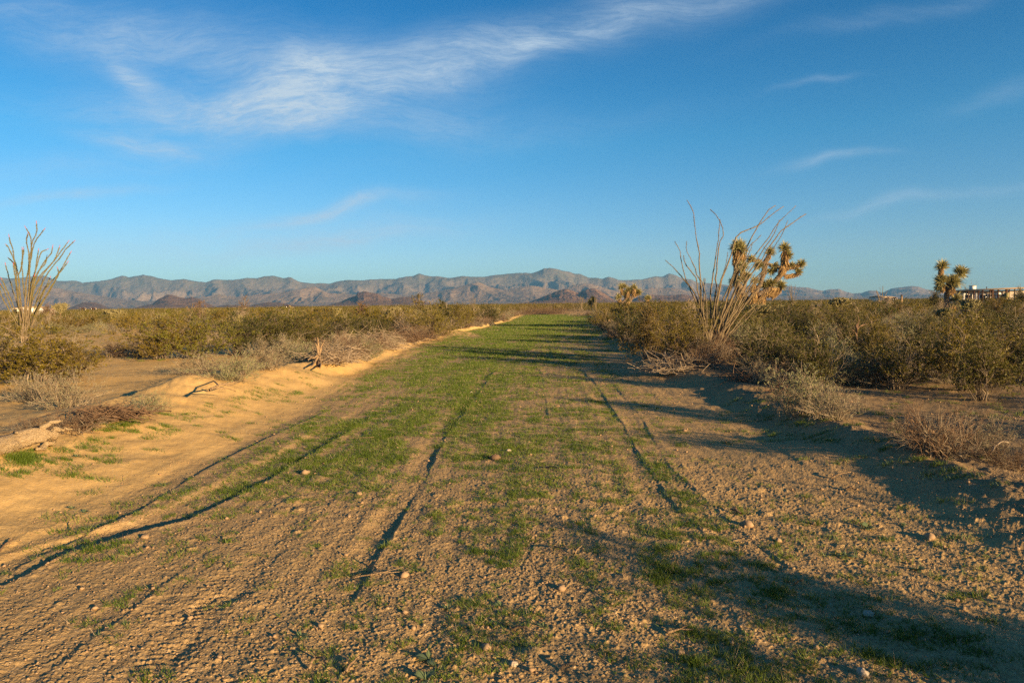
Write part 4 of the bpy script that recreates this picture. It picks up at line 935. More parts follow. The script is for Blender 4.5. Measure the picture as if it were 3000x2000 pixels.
def joshua(base, conv, Y0, limbs, ros, skirts, label, seed, rs=1.2, name='joshua_tree'):
    rng = np.random.default_rng(seed); bx = aty(*conv(*base), Y0); bx[2] = gz(bx[0], bx[1])-.05; root = empty(name, tuple(bx)); tag(root, label, 'tree')
    def w(x, y, dy=0.): return aty(*conv(x, y), Y0+dy)-bx
    tr = MB()
    for i, (pts, r0, r1) in enumerate(limbs):
        P = np.array([w(p[0], p[1], (p[2] if len(p) > 2 else 0.)) for p in pts])
        if i == 0: P[0, 2] = -.1
        P = resample(P, 14); P[1:-1] += rng.normal(0, r0*.10, (12, 3)); R = np.linspace(r0, r1, 14)*(1+rng.normal(0, .07, 14)); tr.tubes(P, R, 9, 0, True)
        k = int(600*r0/.2); t = rng.integers(0, 13, k); f = rng.random((k, 1)); C = P[t]*(1-f)+P[t+1]*f; s = rnd_unit(rng, k); tg = unit(P[t+1]-P[t]); s = unit(s-(s*tg).sum(1, keepdims=True)*tg)
        tr.blades(C+s*R[t][:, None]*.9, unit(s*.5-tg), rnd_unit(rng, k), np.full(k, r0*.8), np.full(k, r0*.18))
    tr.build('trunk', M['jbark'], root)
    for x, y, r, ax, *dy in ros: rosette(root, w(x, y, dy[0] if dy else 0.), r, rng, ax, rs=rs)
    for a, b, r, *dy in skirts: skirt(root, w(*a, dy[0] if dy else 0.), w(*b, dy[0] if dy else 0.), r, rng)
    return root
I = lambda x, y: (x, y)
joshua((2185, 962), I, 38.5,
 [([(2185, 962), (2188, 920), (2192, 880)], .24, .2), ([(2192, 885), (2175, 860), (2160, 830), (2156, 795), (2155, 755, -.4), (2158, 735, -.4)], .17, .12),
  ([(2195, 885), (2215, 850), (2228, 835), (2236, 805), (2238, 775), (2245, 758), (2257, 740)], .15, .09), ([(2200, 885), (2235, 862), (2262, 835), (2285, 808), (2293, 788)], .15, .13),
  ([(2290, 800), (2297, 780), (2299, 760), (2299, 735)], .13, .1), ([(2292, 795), (2312, 785), (2330, 779), (2347, 774)], .11, .07), ([(2290, 803), (2305, 808), (2325, 812), (2340, 800)], .08, .06),
  ([(2215, 870), (2240, 850), (2255, 836)], .12, .09), ([(2225, 868), (2260, 862), (2280, 850), (2288, 838)], .1, .07), ([(2175, 860), (2185, 820), (2178, 790)], .1, .08),
  ([(2240, 775), (2225, 762), (2203, 765)], .08, .06), ([(2285, 785), (2265, 778), (2245, 772)], .09, .08), ([(2180, 870), (2160, 845), (2150, 828)], .1, .07), ([(2205, 860), (2212, 835), (2212, 825)], .09, .06)],
 [(2157, 718, .5, (-.3, 0, 1), -.4), (2168, 714, .46, (.2, 0, 1), -.2), (2177, 727, .44, (.6, 0, .7), -.5), (2199, 756, .36, (-.4, 0, .8)), (2259, 734, .38, (.4, 0, .9)), (2299, 722, .44, (0, 0, 1)),
  (2312, 746, .36, (.8, 0, .3)), (2320, 775, .3, (.3, 0, 1)), (2350, 771, .36, (.8, 0, .5)), (2341, 793, .34, (.7, 0, .5)), (2259, 797, .34, (.1, 0, -1)), (2290, 832, .38, (.5, 0, .9)),
  (2262, 826, .42, (0, 0, 1)), (2250, 829, .36, (-.3, 0, 1)), (2212, 820, .32, (0, 0, 1)), (2177, 778, .42, (0, -.6, .6), -.6), (2146, 822, .34, (-.8, 0, .5)), (2240, 832, .34, (-.2, 0, 1)), (2271, 781, .36, (.4, 0, -.6)),
  (2222, 776, .36, (-.3, -.5, .5), -.5), (2170, 816, .34, (-.2, -.8, .3), -.5), (2192, 805, .3, (.3, -.6, .5), -.5)],
 [((2155, 770), (2158, 728), .36, -.4), ((2172, 768), (2176, 735), .36, -.3), ((2299, 785), (2299, 735), .42), ((2292, 795), (2299, 770), .36), ((2300, 812), (2345, 800), .24), ((2300, 788), (2345, 776), .22),
  ((2235, 865), (2262, 838), .34), ((2262, 866), (2288, 842), .34), ((2250, 862), (2275, 846), .34), ((2240, 770), (2256, 745), .24), ((2240, 800), (2240, 770), .22), ((2172, 815), (2178, 785), .26, -.4),
  ((2192, 900), (2215, 855), .4, -.4), ((2195, 930), (2210, 880), .42, -.4), ((2215, 900), (2240, 866), .4, -.3), ((2270, 790), (2272, 783), .25), ((2170, 880), (2160, 850), .3), ((2200, 850), (2212, 830), .24), ((2288, 800), (2292, 780), .3, -.3)],
 'large many-armed Joshua tree with tan dead-leaf skirts behind the tall bare ocotillo', 31, rs=.98)
J2 = lambda x, y: (2650+x/6.72, 740+y/6.72)
joshua((815, 1215), J2, 58.3,
 [([(815, 1215), (822, 1000), (840, 800), (850, 600), (868, 470)], .235, .12), ([(840, 740), (770, 640), (700, 560), (700, 440), (720, 330), (735, 250)], .15, .13), ([(860, 700), (930, 600), (1010, 540), (1030, 450), (1100, 400)], .14, .1),
  ([(850, 950), (940, 920), (1010, 900)], .12, .09)],
 [(738, 235, .55, (0, 0, 1)), (1140, 360, .62, (.7, 0, .6)), (700, 560, .60, (-.7, -.2, .4), -.3), (725, 500, .5, (-.3, -.4, .8), -.3), (1000, 570, .66, (.8, -.3, .3), -.3), (960, 510, .5, (.2, -.4, .9), -.3), (1050, 900, .62, (.8, -.2, .3), -.3),
  (655, 690, .42, (-.9, 0, -.2)), (1080, 960, .45, (.8, -.2, -.2), -.3), (1130, 370, .5, (.9, -.3, .1), -.2)],
 [((705, 470), (738, 250), .34), ((715, 440), (725, 300), .36, -.2), ((900, 800), (960, 680), .45, -.4), ((1010, 470), (1060, 440), .3), ((740, 760), (760, 680), .32, -.3), ((900, 1190), (1000, 1060), .42, -.5), ((880, 1200), (930, 1080), .4, -.5), ((985, 1180), (1000, 1100), .3, -.5)],
 'stocky upright Joshua tree with a bare topped trunk standing left of the ranch house', 32)
joshua((1812, 912), I, 104,
 [([(1812, 912), (1818, 890), (1832, 880)], .22, .2), ([(1816, 895), (1810, 882), (1808, 870)], .14, .1), ([(1825, 885), (1845, 885), (1856, 868), (1868, 856)], .2, .15), ([(1835, 880), (1828, 862), (1822, 842)], .16, .12),
  ([(1845, 880), (1845, 865), (1842, 850)], .16, .12), ([(1850, 872), (1856, 858), (1858, 842)], .16, .12)],
 [(1820, 838, .62, (-.4, 0, 1)), (1829, 836, .5, (.2, 0, 1)), (1838, 847, .6, (0, 0, 1)), (1858, 839, .62, (.2, 0, 1)), (1873, 855, .6, (.9, 0, .3)), (1811, 868, .6, (-.3, 0, 1)), (1833, 858, .55, (0, -.5, .8)), (1849, 855, .55, (0, -.5, .8)),
  (1845, 848, .5, (0, 0, 1)), (1862, 852, .5, (.3, -.5, .6)), (1840, 880, .6, (0, -.6, .7))],
 [((1856, 862), (1858, 845), .5, -.3), ((1860, 866), (1872, 856), .45), ((1838, 870), (1840, 852), .45, -.3), ((1822, 862), (1821, 846), .4), ((1812, 890), (1818, 875), .4), ((1830, 895), (1845, 885), .5, -.5)],
 'medium Joshua tree in the middle distance right of the end of the track', 33)
joshua((1733, 916), I, 108, [([(1733, 916), (1733, 895), (1736, 880)], .14, .1), ([(1733, 900), (1727, 890), (1726, 884)], .1, .08)], [(1737, 873, .5, (0, 0, 1)), (1727, 882, .42, (-.4, 0, 1)), (1741, 880, .35, (.5, 0, .6))],
 [((1733, 892), (1736, 878), .4), ((1728, 892), (1727, 884), .3)], 'little Joshua tree left of the medium one beyond the end of the track', 34)
joshua((1898, 912), I, 100, [([(1898, 912), (1897, 890), (1898, 876)], .14, .1)], [(1898, 869, .42, (0, 0, 1)), (1892, 873, .34, (-.8, 0, .5)), (1903, 872, .34, (.8, 0, .5))], [((1898, 890), (1898, 874), .36)],
 'small straw coloured Joshua tree head just right of the medium one', 35)

# ------------------------------------------------------------------ taller greenery on the skyline
def tall_bush(px, base, top, w, Y, label, seed, leaf='leaf_dark', e0=30, name='tall_bush', cat='bush', nst=26, leafL=.07):
    p = aty(px, base, Y); H = (base-top)/FPX*Y; Wm = w/FPX*Y; z = gz(p[0], p[1])
    H = (aty(px, top, Y)[2]-z)
    o = plant(name, seed, [M['stem'], M['dead']], M[leaf], H=H, Wd=Wm, nst=nst, nsub=8, ntw=4, nleaf=8, leafL=leafL, leafW=leafL*.6, r0=.02, e0=e0, base=.2, dead=2)
    o.location = (p[0], p[1], z-.03); tag(o, label, cat); return o
tall_bush(2738, 905, 850, 45, 70, 'dark green bush just left of the stocky Joshua tree', 401)
tall_bush(2985, 900, 843, 26, 80, 'tall blue green bush standing against the ranch house near the right edge', 402, 'greyleaf')
tall_bush(2995, 900, 852, 40, 78, 'dark shaded bush at the right edge beside the tall blue green one', 403)
tall_bush(140, 925, 893, 26, 75, 'rust orange leaved bush on the skyline beside the left-hand ocotillo', 404, 'brown')
tall_bush(2835, 850, 829, 34, 112, 'bare grey green tree top showing over the ranch house roof', 405, 'greyleaf', leafL=.05)
tall_bush(1300, 920, 882, 60, 58, 'dense dark bush above the scrub left of the track', 406)
tall_bush(1228, 925, 860, 26, 60, 'thin spindly green topped plant sticking up against the mountains left of the track', 407, 'leaf', e0=60, nst=7)
tall_bush(588, 935, 880, 60, 62, 'flat topped dark branched plant poking above the left-hand scrub', 408, 'brown', e0=45, nst=9)
tall_bush(715, 930, 866, 36, 66, 'wiry plant with a dark tuft against the mountains in the left distance', 409, 'brown', e0=60, nst=6)
tall_bush(1060, 925, 888, 50, 60, 'dark twiggy bush on the skyline under the flat topped hill', 410, 'brown')

# ------------------------------------------------------------------ buildings
M['stucco'] = simple('cream_stucco', (.76, .66, .52), (.70, .58, .44), 2., .9, .003)
M['fascia'] = simple('weathered_fascia', (.55, .40, .25), (.42, .29, .17), 6., .8, .003)
M['darkwood'] = simple('dark_wood_post', (.09, .045, .025), (.06, .03, .02), 9., .8, .003)
M['white'] = simple('white_paint', (.78, .75, .70), (.68, .65, .6), 3., .6)
M['roofing'] = simple('gravel_roof', (.36, .27, .19), (.28, .21, .15), 3., .9, .01)
M['glass'] = simple('dark_glass', (.03, .035, .04), (.05, .05, .05), 1., .15, 0, 0, 0, .5)
M['red'] = simple('red_roof', (.28, .07, .05), (.22, .06, .04), 3., .8)
def ranch_house():
    A = aty(2806, 850, 100.); z0 = gz(A[0], A[1])-.1; top = A[2]; L = 17.0; ang = math.radians(-12); u0 = A[0]/100.; X = lambda cx: ((2650+cx/6.72-1500)/FPX*100-u0*100)/(.978+.208*(2650+cx/6.72-1500)/FPX)
    root = empty('ranch_house', (A[0], A[1], 0), ang); tag(root, 'low cream ranch house with a flat roof and dark porch posts beyond the scrub', 'house')
    rise = .045
    def zt(x): return top+rise*min(x, 12.)
    b = MB(); b.box((.0, 0.7, z0), (1.6, 5, top-.3)); b.box((1.6, 0.7, z0), (L, 5, top-.12)); b.build('wall', M['stucco'], root)
    b = MB(); t = .16; V = [(-.3, -.35, zt(0)-t), (L, -.35, zt(L)-t), (L, 5.4, zt(L)-t), (-.3, 5.4, zt(0)-t), (-.3, -.35, zt(0)), (L, -.35, zt(L)), (L, 5.4, zt(L)), (-.3, 5.4, zt(0))]
    b.add(V, [(0, 3, 2, 1), (4, 5, 6, 7), (0, 1, 5, 4), (1, 2, 6, 5), (2, 3, 7, 6), (3, 0, 4, 7)]); rf = b.build('roof', M['roofing'], root)
    b = MB(); V = [(-.33, -.39, zt(0)-t-.04), (L, -.39, zt(L)-t-.04), (L, -.352, zt(L)-t-.04), (-.33, -.352, zt(0)-t-.04), (-.33, -.39, zt(0)+.03), (L, -.39, zt(L)+.03), (L, -.352, zt(L)+.03), (-.33, -.352, zt(0)+.03)]
    b.add(V, [(0, 3, 2, 1), (4, 5, 6, 7), (0, 1, 5, 4), (1, 2, 6, 5), (2, 3, 7, 6), (3, 0, 4, 7)]); b.build('fascia', M['fascia'], rf)
    for cx in (1240, 1350, 1440, 1522, 1668, 1715, 1830, 1990, 2045, 2150, 2260):
        x = X(cx); w = .12 if cx in (1715, 1990) else .04
        b = MB(); b.box((x-w, -.2, z0), (x+w, -.05, zt(x)-t-.05)); b.box((x-w-.05, -.23, z0), (x+w+.05, -.02, z0+.25)); b.box((x-w-.04, -.22, zt(x)-t-.22), (x+w+.04, -.03, zt(x)-t-.045)); b.build('porch_post', M['darkwood'], root)
    for cx, w in ((1480, .42), (1865, .45), (1210, .35)):
        x = X(cx)
        b = MB(); b.box((x-w, .64, z0+.25), (x+w, .697, z0+2.35)); d = b.build('door', M['white'], root); b = MB(); b.box((x+w-.12, .58, z0+1.2), (x+w-.05, .638, z0+1.3)); b.build('handle', M['darkwood'], d)
    for cx in (1300, 1590, 1760, 1930):
        x = X(cx)
        b = MB(); b.box((x-.5, .63, z0+1.15), (x+.5, .695, z0+2.15)); wd = b.build('window', M['white'], root); b = MB(); b.box((x-.44, .6, z0+1.21), (x-.02, .628, z0+2.09)); b.box((x+.02, .6, z0+1.21), (x+.44, .628, z0+2.09)); b.build('pane', M['glass'], wd)
    x = X(1487); b = MB(); b.box((x-.32, 2.2, zt(x)-.1), (x+.32, 2.9, zt(x)+.46)); c = b.build('chimney', M['white'], rf); b = MB(); b.box((x-.36, 2.16, zt(x)+.463), (x+.36, 2.94, zt(x)+.53)); b.build('chimney_cap', M['fascia'], c)
    b = MB(); x = X(1800); b.tubes(np.array([[x, 3, zt(x)-.05], [x, 3, zt(x)+.2]]), np.array([.06, .06]), 8, 0, True); b.tubes(np.array([[x, 3, zt(x)+.18], [x, 3, zt(x)+.26]]), np.array([.1, .04]), 8, 0, True); b.build('vent_pipe', M['darkwood'], rf)
ranch_house()
def shed(x0px, x1px, top, Y, label, name='house', wall='white', roof='roofing', depth=7., rot=0., gable=.5):
    A = aty(x0px, top, Y); B = aty(x1px, top, Y); w = B[0]-A[0]; z0 = gz(A[0], A[1])-.2; tz = (A[2]+B[2])/2
    root = empty(name, (A[0], Y, 0), rot); tag(root, label, name.replace('_', ' '))
    b = MB(); e = tz-gable; b.box((0, 0, z0), (w, depth, e)); b.build('wall', M[wall], root)
    b = MB(); V = [(-.2, -.25, e+.003), (w+.2, -.25, e+.003), (w+.2, depth+.25, e+.003), (-.2, depth+.25, e+.003), (-.2, depth/2, tz), (w+.2, depth/2, tz)]
    b.add(V, [(0, 1, 5, 4), (2, 3, 4, 5), (0, 3, 2, 1)], [(0, 4, 3), (1, 2, 5)]); b.build('roof', M[roof], root)
    for u in (.2, .72):
        b = MB(); b.box((w*u, -.06, z0+1.), (w*u+.9, -.003, z0+2.0)); f = b.build('window', M['fascia'], root); b = MB(); b.box((w*u+.07, -.09, z0+1.07), (w*u+.83, -.062, z0+1.93)); b.build('pane', M['glass'], f)
    b = MB(); b.box((w*.48, -.06, z0+.1), (w*.48+.9, -.003, z0+2.1)); b.build('door', M['darkwood'], root)
shed(28, 84, 897, 150, 'white building behind the left-hand ocotillo', 'white_house', gable=.35)
shed(88, 120, 903, 165, 'lower cream shed beside the white building at the left', 'farm_shed', wall='stucco')
shed(226, 252, 911, 230, 'low red roofed building on the left horizon', 'red_roofed_shed', wall='stucco', roof='red', gable=.9)
shed(258, 282, 910, 235, 'small white building next to the red roofed one on the left horizon', 'small_house')
shed(832, 848, 898, 260, 'tiny tan building on the horizon below the middle mountains', 'tan_shed', wall='stucco', gable=.4)
shed(2589, 2598, 866, 170, 'pale little shed on the horizon between the two right-hand Joshua trees', 'garden_shed', wall='stucco', gable=.3)
shed(2608, 2622, 867, 175, 'longer tan outbuilding on the horizon between the two right-hand Joshua trees', 'outbuilding', wall='stucco', gable=.3)
def post(px, base, top, Y, label, cap=False, w=.06):
    p = aty(px, base, Y); z0 = gz(p[0], p[1]); zt = aty(px, top, Y)[2]
    root = empty('fence_post', (p[0], p[1], z0)); tag(root, label, 'post')
    b = MB(); h = zt-z0; b.box((-w, -w, -.2), (w, w, h)); b.add([(-w, -w, h), (w, -w, h), (w, w, h), (-w, w, h), (0, 0, h+.05)], None, [(0, 1, 4), (1, 2, 4), (2, 3, 4), (3, 0, 4)]); b.build('shaft', M['log'] if not cap else M['fascia'], root)
    if cap: b = MB(); b.box((-w*2.4, -w*2.4, h-.32), (w*2.4, w*2.4, h+.08)); b.box((-w*2.7, -w*2.7, h+.083), (w*2.7, w*2.7, h+.14)); b.build('lamp_box', M['cholla'], root)
post(2641, 895, 864, 60, 'reddish wooden fence post rising from the scrub left of the stocky Joshua tree')
post(2948, 905, 862, 62, 'wooden post with a yellow box on top in front of the ranch house', True)

# ------------------------------------------------------------------ dead wood
def branch(name, pts, r0, r1, label, cat, m='log', subs=(), n=8, K=16, rough=.12, group=None, seed=0):
    rng = np.random.default_rng(seed); pts = np.array(pts, float); base = pts[0].copy(); b = MB(); P = resample(pts-base, K); P[1:-1] += rng.normal(0, r0*rough, (K-2, 3))
    b.tubes(P, np.linspace(r0, r1, K)*(1+rng.normal(0, rough, K)), n, 0, True)
    for s in subs:
        sp, q0, q1 = s; S = resample(np.array(sp, float)-base, 7); S[1:] += rng.normal(0, q0*.2, (6, 3)); b.tubes(S, np.linspace(q0, q1, 7), 6, 0, True)
    o = b.build(name, M[m], None, True, tuple(base)); tag(o, label, cat, group); return o
def g3(px, py, dz=0.):
    p = at(px, py, .2)
    for _ in range(3): p = at(px, py, gz(p[0], p[1])+dz)
    return p
# the bleached log at the left
def log_():
    rng = np.random.default_rng(3); a = g3(-60, 1318, .08); c = g3(150, 1272, .10); m1 = g3(40, 1294, .10); m2 = g3(100, 1276, .11)
    base = a.copy(); P = resample(np.array([a, m1, m2, c])-base, 60); n = 30; K = 60
    T = unit(np.gradient(P, axis=0)); A = unit(np.cross(T, [0, 0, 1.])); B = np.cross(A, T); an = np.arange(n)*2*np.pi/n
    R = np.interp(np.linspace(0, 1, K), [0, .5, .8, .92, 1], [.085, .092, .085, .068, .028])[:, None]*(1+.3*perlin(np.cos(an)[None]*1.6+np.arange(K)[:, None]*.07, np.sin(an)[None]*1.6+np.arange(K)[:, None]*.02, 5)+.16*perlin(np.cos(an)[None]*9+np.arange(K)[:, None]*.05, np.sin(an)[None]*9, 6)+.12*perlin(np.cos(an)[None]*2+np.arange(K)[:, None]*.35, np.sin(an)[None]*2, 7)+rng.normal(0, .008, (K, n)))
    V = P[:, None]+R[..., None]*(np.cos(an)[None, :, None]*A[:, None]*1.25+np.sin(an)[None, :, None]*B[:, None])
    idx = np.arange(K*n).reshape(K, n); p, q = idx[:-1], idx[1:]; Q = np.stack([p, np.roll(p, -1, 1), np.roll(q, -1, 1), q], -1).reshape(-1, 4)
    root = empty('fallen_log', tuple(base)); tag(root, 'thick bleached cracked log lying on the sandy berm at the left edge', 'log')
    b = MB(); b.add(V.reshape(-1, 3), Q); b.t.append(np.stack([np.full(n-2, idx[-1, 0]), idx[-1, 1:-1], idx[-1, 2:]], 1)); b.tm.append(np.zeros(n-2, int)); b.build('log_body', M['logwood'], root, True)
    e = g3(150, 1266, .08)-base; f = g3(142, 1300, .0)-base; g = g3(110, 1320, .01)-base
    k1 = m2-base; sp = [([k1, k1+np.array([.10, .05, .10]), k1+np.array([.24, .10, .15])], .045, .010), ([e, e+np.array([.08, .06, .03]), e+np.array([.17, .10, .02])], .030, .006), ([m1-base, m1-base+np.array([.05, -.05, .09]), m1-base+np.array([.12, -.10, .11])], .035, .012)]
    for pts, r0, r1 in sp+[*(([e, (e+f)/2+np.array([.05, 0, .02]), f], .06, .03), ([f, (f+g)/2, g], .035, .012))]:
        b = MB(); S = resample(np.array(pts), 10, .012, rng); b.tubes(S, np.linspace(r0, r1, 10)*(1+rng.normal(0, .12, 10)), 8, 0, True); b.build('broken_limb', M['logwood'], root, True)
log_()
q = g3(612, 1143, .02)
branch('fallen_branch', [g3(612, 1143, .02), g3(640, 1128, .08), g3(690, 1118, .12)], .022, .008, 'bleached forked branch lying across the berm below the pale green sage', 'branch', subs=[([g3(640, 1128, .08), g3(632, 1120, .10), g3(622, 1112, .11)], .012, .005), ([g3(630, 1136, .05), g3(670, 1138, .05), g3(690, 1146, .02)], .012, .005), ([g3(650, 1124, .08), g3(672, 1130, .05), g3(700, 1120, .05)], .012, .004)], seed=1)
branch('dead_stump', [g3(935, 1075, -.02), g3(934, 1040, .45)-np.array([0, 0, .0]), ], .045, .035, 'splintered golden dead stump with roots spread on the left verge', 'stump',
       subs=[([aty(934, 1040, 16.2), aty(928, 1010, 16.2), aty(921, 988, 16.3)], .035, .008), ([aty(934, 1040, 16.2), aty(932, 1005, 16.2), aty(930, 988, 16.1)], .04, .01), ([aty(935, 1040, 16.2), aty(944, 1010, 16.2), aty(953, 994, 16.1)], .035, .008),
             ([aty(933, 1038, 16.2), aty(920, 1050, 16.1), aty(908, 1045, 16.)], .02, .008), ([aty(933, 1042, 16.2), aty(915, 1048, 16.1), aty(903, 1052, 16.)], .02, .006), ([aty(936, 1045, 16.2), aty(940, 1065, 16.), g3(938, 1078)], .03, .01), ([aty(932, 1045, 16.2), aty(922, 1062, 16.), g3(912, 1075)], .03, .01)], seed=2)
def brush_heap(name, px, py, w, h, n, label, seed, m='dead', cat='brush pile'):
    n = int(n*1.8); rng = np.random.default_rng(seed); c = g3(px, py); sc = c[1]/FPX; Wm, Hm = w*sc, h*sc; b = MB()
    x = rng.normal(0, Wm*.25, n); y = rng.normal(0, Wm*.2, n); a = rng.uniform(0, 6.28, n); L = rng.uniform(.25, .7, n)*Wm; el = rng.normal(.1, .35, n)
    D = np.stack([np.cos(a)*np.cos(el), np.sin(a)*np.cos(el)*.7, np.sin(el)], 1); C = np.stack([x, y, np.abs(rng.normal(0, Hm*.4, n))+.02], 1)
    P = bez(C-D*L[:, None]*.5, C+rng.normal(0, .1, (n, 3))*L[:, None]+np.array([0, 0, .05]), C+D*L[:, None]*.5, 6); P[..., 2] = np.maximum(P[..., 2], .01)
    n2 = n; R = rng.uniform(.003, .010, n)[:, None]*np.linspace(1, .4, 6); b.tubes(P, R, 4)
    o = b.build(name, M[m], None, False, tuple(c)); tag(o, label, cat); return o
brush_heap('brush_pile', 985, 1062, 140, 45, 260, 'heap of broken grey stems just right of the splintered stump', 4)
brush_heap('brush_pile', 1090, 1022, 190, 40, 240, 'long heap of bleached roots along the left verge beyond the stump', 5)
brush_heap('brush_pile', 1180, 1000, 170, 35, 200, 'reddish brown heap of brush on the left verge under the creosotes', 6, 'brown')
brush_heap('brush_pile', 1600, 917, 190, 9, 260, 'dark line of pushed up brush across the end of the track', 7, 'brown')
brush_heap('brush_pile', 1990, 1088, 190, 30, 240, 'pale tangle of branches slumped on the right berm left of the ocotillo', 8)
brush_heap('brush_pile', 1700, 925, 90, 14, 120, 'small grey heap where the right verge meets the end of the track', 9)
brush_heap('brush_pile', 330, 1228, 200, 20, 160, 'flat brown litter of stems on the crest behind the bleached log', 10, 'brown')
brush_heap('brush_pile', 2230, 1120, 200, 18, 120, 'loose reddish twigs on the flat right of the ocotillo', 12, 'brown')
brush_heap('brush_pile', 2290, 1150, 60, 22, 60, 'dark knot of roots left of the large roadside shrub', 13, 'brown')
Ys = g3(1805, 962)[1]
branch('leaning_snag', [g3(1812, 965, -.03), aty(1800, 950, Ys), aty(1782, 937, Ys)], .09, .03, 'leaning golden snag at the right verge before the track ends', 'stump', subs=[([aty(1803, 955, Ys), aty(1797, 944, Ys), aty(1791, 936, Ys)], .06, .02), ([aty(1808, 962, Ys), aty(1800, 960, Ys-.2), aty(1790, 955, Ys-.3)], .04, .01)], seed=5)
Yt = g3(2517, 1040)[1]
branch('dead_tree', [g3(2519, 1042, -.05), aty(2514, 1005, Yt), aty(2508, 980, Yt), aty(2512, 960, Yt), aty(2528, 952, Yt)], .06, .022, 'crooked reddish dead trunk standing in the right-hand scrub', 'stump', m='brown',
       subs=[([aty(2512, 965, Yt), aty(2508, 955, Yt), aty(2511, 948, Yt)], .04, .02), ([aty(2510, 985, Yt), aty(2500, 968, Yt), aty(2494, 966, Yt)], .03, .01), ([aty(2520, 955, Yt), aty(2540, 948, Yt), aty(2556, 940, Yt)], .025, .006), ([aty(2512, 958, Yt), aty(2516, 940, Yt), aty(2514, 925, Yt)], .02, .006)], seed=6)
Yf = g3(2385, 1062)[1]
branch('bent_branch', [aty(2384, 1063, Yf), aty(2400, 1042, Yf), aty(2416, 1034, Yf), aty(2440, 1052, Yf+.3)], .035, .01, 'bent pale branch arched between dark bushes right of the ocotillo', 'branch', m='dead', seed=7)
Yr = g3(2790, 1325)[1]
branch('twisted_root', [g3(2800, 1335, .0), aty(2785, 1318, Yr), aty(2765, 1300, Yr), aty(2735, 1270, Yr), aty(2710, 1245, Yr)], .03, .008, 'twisted pale root lying through the bare shrub on the right berm', 'branch', m='log', subs=[([aty(2785, 1318, Yr), aty(2772, 1312, Yr-.1), aty(2760, 1305, Yr-.1)], .02, .01)], seed=8)
branch('curved_branch', [g3(2885, 1340), aty(2905, 1325, Yr-.2), aty(2915, 1305, Yr-.2), aty(2935, 1292, Yr-.2), aty(2955, 1296, Yr-.2)], .014, .005, 'curved bare branch over the grey green shrub on the right berm', 'branch', m='dead', seed=9)
TW = [(1040, 1690, 1200, 1673, 'long thin stick on the bare strip left of the middle of the road', .005), (903, 1960, 925, 1925, 'angled pale stick near the bottom left of the middle', .008), (925, 1925, 958, 1938, 'pale stick tip beside the angled one near the bottom', .006),
 (1012, 1968, 1038, 1935, 'upright edge of a pale stick near the bottom middle left', .009), (1078, 1652, 1100, 1640, 'short curved twig on the small ledge left of centre', .008), (2435, 1398, 2492, 1382, 'forked pale twig on the shaded sand at the right', .010),
 (2480, 1432, 2503, 1430, 'short flat pale stick in the sunlit stripe at the right', .014), (1645, 1955, 1697, 1942, 'pale knobbly stick near the bottom middle', .011), (2325, 1712, 2350, 1698, 'stubby tan stick beside the grass at lower right', .012), (1955, 1852, 2030, 1843, 'thin straight stick among the grass tufts', .006),
 (1500, 1840, 1556, 1842, 'pale bar of wood on gravel at bottom middle', .010), (1625, 1600, 1655, 1618, 'tan twig beside the small hole in the road', .007), (1683, 1620, 1697, 1608, 'little upright chip of wood in the road', .008), (1557, 1578, 1573, 1566, 'short stub of wood on bare gravel in mid road', .009),
 (210, 1552, 222, 1530, 'dark curved twig on the pale sand at left', .006), (0, 1612, 28, 1585, 'dark root end poking from sand at the left edge', .009), (960, 1290, 1095, 1280, 'thin stick across the grass in the middle of the road', .006), (1600, 1368, 1640, 1371, 'white stick on gravel in the middle of the road', .008), (2170, 1505, 2140, 1490, 'dark hooked twig near the hole on the right', .012), (1840, 1115, 1846, 1105, 'small pale forked twig standing in the far grass', .01)]
for i, (x0, y0, x1, y1, lab, r) in enumerate(TW):
    a = g3(x0, y0, .012); c = g3(x1, y1, .02+.02*(i % 3)); m = (a+c)/2+np.array([0, 0, .012]); branch('fallen_stick', [a, m, c], r, r*.5, lab, 'stick', m='log' if i not in (14, 15, 18) else 'brown', n=6, K=9, rough=.15, seed=20+i, subs=[([m, m+(c-m)*.5+np.array([.03, .02, .02])], r*.6, r*.3)] if i % 3 == 0 else [])

